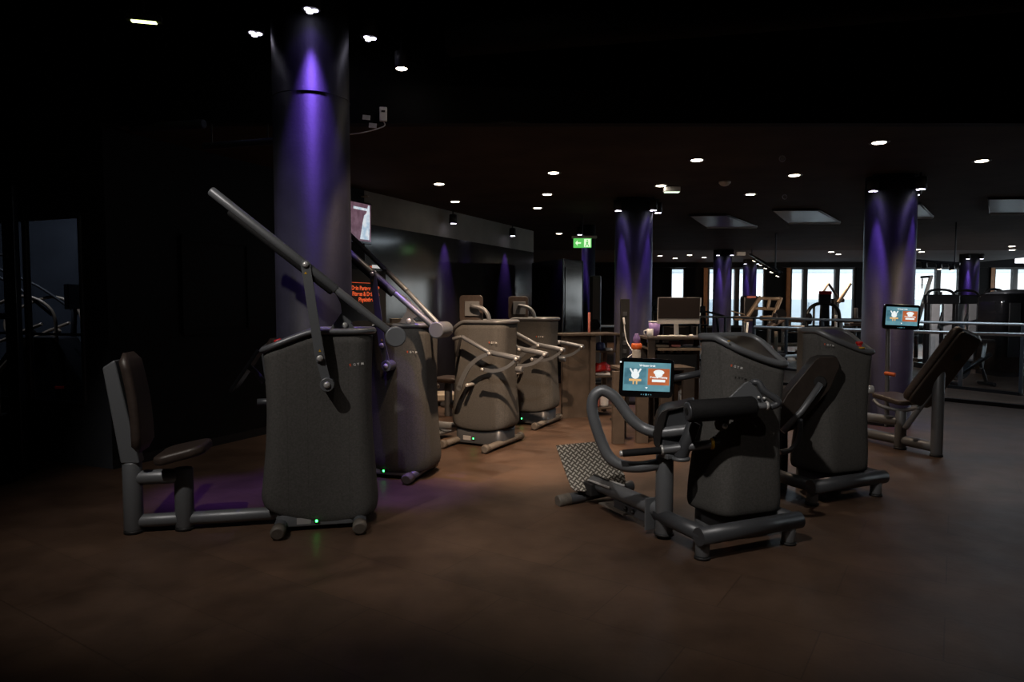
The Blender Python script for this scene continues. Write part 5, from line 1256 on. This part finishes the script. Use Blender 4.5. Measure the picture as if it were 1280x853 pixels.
# cluster before the first windows
e = far_machine('dumbbell_rack', 'black rack heaped with dumbbells behind the monitor', 851, 18.2)
for i in range(3): bx(e, 'shelf', 'blacksteel', (0, .15*i, .5+.35*i), (1.5, .3, .05))
for x in (-.72, .72): rd(e, 'upright', 'blacksteel', (x, 0, 0), (x, .4, 1.35), .04)
for i in range(7):
    d_ = empty('dumbbell', Vector(((851-640)/FPX*18.2-.6+i*.2, 18.5, 1.225+.065)), 0, ('leftmost dumbbell on the rack behind the monitor', 'second dumbbell from the left on the rack behind the monitor', 'third dumbbell from the left on the rack behind the monitor', 'middle dumbbell of seven on the rack behind the monitor', 'third dumbbell from the right on the rack behind the monitor', 'second dumbbell from the right on the rack behind the monitor', 'rightmost dumbbell on the rack behind the monitor')[i], 'dumbbell', 'dumbbells on the black rack')
    MB().rod((0, -.14, 0), (0, .14, 0), .018, 8).build('handle', 'chrome', d_)
    for s in (-.1, .1): MB().rod((0, s-.04, 0), (0, s+.04, 0), .07, 12).build('head', 'blacksteel', d_)
e = far_machine('power_rack', 'black and silver training rack in front of the narrow left window', 846, 20)
for x in (-.45, .42): rd(e, 'upright', 'blacksteel', (x, 0, 0), (x, 0, 1.55), .06)
for z in (1.5, 1.2, .8): rd(e, 'crossbar', 'blacksteel', (-.5, 0, z), (.6, 0, z), .05)
rd(e, 'upright', 'alu', (.62, 0, .3), (.66, 0, 1.6), .05)
for x in (-.6, -.15, .2): MB().lathe((x, -.05, 1.35), [(.2, 0), (.2, .05)], 18, (0, 1, 0)).build('weight_plate', 'blacksteel', e)
e = far_machine('exercise_bike', 'black exercise bike left of the beige press', 920, 17.6)
rd(e, 'frame', 'blacksteel', (-.5, 0, .3), (.4, 0, .5), .05); rd(e, 'seat_post', 'alu', (.25, 0, .3), (.3, 0, .95), .03); bx(e, 'saddle', 'leather', (.32, 0, 1.0), (.28, .18, .07), .03)
rd(e, 'handlebar_post', 'blacksteel', (-.4, 0, .3), (-.5, 0, 1.1), .035); rd(e, 'handlebar', 'blacksteel', (-.7, -.2, 1.2), (-.35, -.2, 1.1), .025); rd(e, 'handlebar', 'blacksteel', (-.7, .2, 1.22), (-.35, .2, 1.12), .025)
MB().lathe((-.35, -.03, .42), [(.26, 0), (.26, .05)], 28, (0, 1, 0)).build('flywheel', 'darksteel', e)
rd(e, 'front_foot', 'blacksteel', (-.55, -.25, .04), (-.55, .25, .04), .035); rd(e, 'rear_foot', 'blacksteel', (.4, -.25, .04), (.4, .25, .04), .035); rd(e, 'stay', 'blacksteel', (-.55, 0, .05), (-.4, 0, .4), .035); rd(e, 'stay', 'blacksteel', (.4, 0, .05), (.3, 0, .5), .035)
e = far_machine('weight_bench', 'small brown padded bench with plates between press and three-pane window', 988, 16.9)
bx(e, 'seat_pad', 'leather', (.1, 0, .78), (.55, .35, .12), .04); bx(e, 'back_pad', 'leather', (-.35, 0, .95), (.5, .32, .1), .04, RY(-30))
for x in (-.35, .3): rd(e, 'leg', 'beige', (x, 0, 0), (x, 0, .74), .045)
rd(e, 'foot', 'blacksteel', (-.35, -.3, .04), (-.35, .3, .04), .04); rd(e, 'foot', 'blacksteel', (.3, -.3, .04), (.3, .3, .04), .04); rd(e, 'spine', 'beige', (-.35, 0, .4), (.3, 0, .4), .04)
rd(e, 'bar', 'chrome', (-.5, -.1, 1.05), (.5, -.1, 1.05), .025); rd(e, 'bar_post', 'blacksteel', (-.1, -.02, .75), (-.1, -.08, 1.05), .035)
for x in (-.42, .42): MB().lathe((x, -.1, 1.05), [(.14, -.02), (.14, .02)], 20, (1, 0, 0)).build('weight_plate', 'blacksteel', e)
e = far_machine('rowing_machine', 'low dark machine with a silver wheel between the two right railings', 985, 13.2)
rd(e, 'rail', 'alu', (-.7, 0, .35), (.6, 0, .45), .03); MB().lathe((.6, -.05, .5), [(.26, 0), (.26, .1)], 26, (0, 1, 0)).build('flywheel', 'darksteel', e); MB().lathe((.6, -.07, .5), [(.12, 0), (.12, .14)], 20, (0, 1, 0)).build('hub', 'brushed', e)
bx(e, 'seat_pad', 'leather', (-.2, 0, .44), (.25, .3, .07), .03); rd(e, 'foot', 'blacksteel', (-.7, -.2, .03), (-.7, .2, .03), .03); rd(e, 'foot', 'blacksteel', (.6, -.25, .03), (.6, .25, .03), .03)
rd(e, 'leg', 'blacksteel', (-.7, 0, .03), (-.7, 0, .36), .03); rd(e, 'leg', 'blacksteel', (.6, 0, .03), (.6, 0, .3), .04)
# arched machine with red display
e = far_machine('treadmill_frame', 'black arched machine with a red topped console before the window', 1029, 17.5)
MB().tube([(-.42, 0, .05), (-.42, 0, .95), (-.36, 0, 1.28), (-.15, 0, 1.42), (.15, 0, 1.42), (.36, 0, 1.28), (.42, 0, .95), (.42, 0, .05)], .045, 12, smooth_path=5).build('arch', 'blacksteel', e)
bx(e, 'console', 'blacksteel', (-.02, -.1, 1.55), (.30, .1, .26), .02); bx(e, 'console_top', 'red', (-.02, -.12, 1.70), (.30, .1, .09), .015)
MB().prism([(-.12, -.05, .4), (.14, -.05, .4), (.1, -.05, 1.4), (-.09, -.05, 1.4)], (0, 1, 0), .14).build('centre_column', 'blacksteel', e, .02)
rd(e, 'foot', 'blacksteel', (-.5, -.5, .05), (-.5, .5, .05), .05); rd(e, 'foot', 'blacksteel', (.5, -.5, .05), (.5, .5, .05), .05); rd(e, 'post', 'blacksteel', (-.2, .1, .05), (-.2, .1, 1.35), .03)
bx(e, 'deck', 'rubber', (0, 0, .15), (.9, 1.2, .12))
bx(e, 'centre_foot', 'blacksteel', (0, -.05, .3), (.25, .15, .3))
# press with V-shaped arms
e = far_machine('lever_arm_machine', 'dark machine with raised beige V-shaped arms before the window', 1043, 19.5)
rd(e, 'column', 'blacksteel', (0, 0, 0), (0, 0, 1.55), .08); rd(e, 'arm', 'beige', (-.42, 0, 1.62), (-.2, 0, 2.0), .03); rd(e, 'arm', 'blacksteel', (-.2, 0, 2.0), (.08, 0, 1.6), .035)
rd(e, 'arm', 'beige', (.05, -.1, 1.45), (.38, -.1, 2.0), .05); rd(e, 'crossbar', 'blacksteel', (-.3, 0, 1.5), (.25, 0, 1.52), .06); bx(e, 'base', 'blacksteel', (0, 0, .05), (1, 1, .1)); bx(e, 'seat_pad', 'leather', (.5, -.2, .85), (.5, .35, .1), .03)
rd(e, 'seat_post', 'blacksteel', (.45, -.2, .05), (.5, -.2, .82), .05); rd(e, 'post', 'alu', (-.1, -.3, .05), (-.1, -.3, 1.1), .03); rd(e, 'backrest', 'rubber', (.62, 0, .85), (.6, 0, 1.3), .05)
e = far_machine('flat_bench', 'brown topped bench right of the arched machine', 1066, 16.5)
bx(e, 'pad', 'leather', (0, 0, 1.02), (.7, .35, .1), .03); rd(e, 'roller', 'leather', (-.1, -.25, 1.02), (.35, -.25, 1.03), .06)
for x in (-.28, .28): rd(e, 'leg', 'alu', (x, 0, 0), (x, 0, .98), .04)
bx(e, 'base', 'blacksteel', (0, 0, .03), (.8, .5, .06))
# cable stations
def station(px, Y, label, w=.5):
    e = far_machine('cable_station', label, px, Y, 0)
    for x in (-w/2-.06, w/2+.06): bx(e, 'upright', 'blacksteel', (x, 0, .85), (.07, .12, 1.7))
    bx(e, 'top_beam', 'blacksteel', (0, 0, 1.60), (w+.24, .14, .22), .03); bx(e, 'base', 'blacksteel', (0, 0, .06), (w+.3, .6, .12))
    for s in (-1, 1): bx(e, 'weight_shroud', 'greystack', (s*w*.27, .0, .82), (w*.36, .08, 1.35), .015)
    rd(e, 'guide_rod', 'rubber', (0, -.05, .1), (0, -.05, 1.6), .02)
    MB().tube([(-w/2-.1, -.02, 1.6), (-w/2, -.02, 1.8), (w*.3, -.02, 1.8), (w/2+.05, -.02, 1.65)], .03, 10, smooth_path=4).build('top_handle', 'blacksteel', e)
    rd(e, 'handle', 'blacksteel', (-.05, -.12, 1.25), (-.12, -.12, .95), .03); rd(e, 'handle', 'blacksteel', (.2, -.12, 1.1), (-.1, -.12, 1.02), .03)
    bx(e, 'seat_pad', 'rubber', (.05, -.35, .6), (.35, .3, .08), .03); rd(e, 'seat_post', 'rubber', (.05, -.3, .1), (.05, -.3, .57), .04)
    e.scale = (1, 1, .95)
    return e
station(1176, 15, 'black cable station with grey weight shrouds left of the far right column')
station(1207, 15.8, 'darker cable station with grey shrouds in front of the far right column')
e = station(1242, 14.6, 'cable station with grey shroud at the left of the domed machine', .32)
e = far_machine('domed_leg_machine', 'bulky black machine with a domed grey top at the right edge', 1268, 13.6)
lp = []; ou = rrect(.55, .4, .12, 56)
for s, z in ((1, .1), (1, 1.5), (.97, 1.62), (.8, 1.69), (.5, 1.74), (.2, 1.76)): lp.append([(p.x*s, p.y*s, z) for p in ou])
MB().loft(lp).build('body', 'gloss', e); MB().box((0, 0, .05), (1.0, .7, .1)).build('base', 'blacksteel', e)
MB().loft([[(p.x*s, p.y*s, z) for p in ou] for s, z in ((.84, 1.685), (.54, 1.748), (.2, 1.775))]).build('dome', 'darksteel', e)
e.scale = (1, 1, .96)
for x in (-.3, .0, .3): bx(e, 'front_panel', 'rubber', (x, -.41, .95), (.22, .02, 1.1), .01)
bx(e, 'badge', 'greystack', (-.38, -.405, .92), (.05, .01, .02), .002)
e = far_machine('incline_ladder', 'pale slanted pole machine in front of the right window', 1152, 17)
rd(e, 'slanted_pole', 'alu', (-.12, 0, .9), (.2, 0, 2.1), .05); rd(e, 'short_pole', 'alu', (-.02, 0, 2.05), (-.02, 0, 1.8), .02); rd(e, 'top_arm', 'blacksteel', (-.06, 0, 2.08), (.24, 0, 2.1), .03)
rd(e, 'support', 'blacksteel', (-.12, 0, 0), (-.12, 0, 1.0), .05); bx(e, 'base', 'blacksteel', (0, 0, .04), (.6, .8, .08)); rd(e, 'crossbar', 'blacksteel', (.15, 0, 1.55), (.65, 0, 1.55), .05)
for x in (.35, .45): rd(e, 'clamp', 'blacksteel', (x, 0, 1.4), (x, 0, 1.72), .035)
rd(e, 'pad', 'rubber', (.1, -.1, .85), (.12, -.1, 1.15), .1); rd(e, 'pad', 'rubber', (.45, -.1, .95), (.5, -.1, 1.2), .08)
for x in (.4,): rd(e, 'support', 'blacksteel', (x, 0, 0.05), (x, 0, 1.5), .04)
e = far_machine('spin_bike', 'small dark bike behind the glass of the near railing', 1218, 11.8)
rd(e, 'frame', 'blacksteel', (-.3, 0, .15), (.3, 0, .55), .04); rd(e, 'seat_post', 'alu', (.15, 0, .3), (.2, 0, .75), .03); bx(e, 'saddle', 'leather', (.2, 0, .78), (.25, .16, .06), .02); rd(e, 'handlebar_post', 'blacksteel', (-.3, 0, .1), (-.35, 0, .8), .03)
MB().lathe((-.25, -.03, .3), [(.2, 0), (.2, .05)], 24, (0, 1, 0)).build('flywheel', 'darksteel', e); rd(e, 'foot', 'blacksteel', (-.35, -.2, .04), (-.35, .2, .04), .035); rd(e, 'foot', 'blacksteel', (.25, -.2, .04), (.25, .2, .04), .035); rd(e, 'stay', 'blacksteel', (.25, 0, .05), (.1, 0, .45), .03)
rd(e, 'handlebar', 'blacksteel', (-.42, -.2, .84), (-.42, .2, .84), .02)
for x, y, w in ((12, 14, 60), (7.5, 17, 60)):
    pass
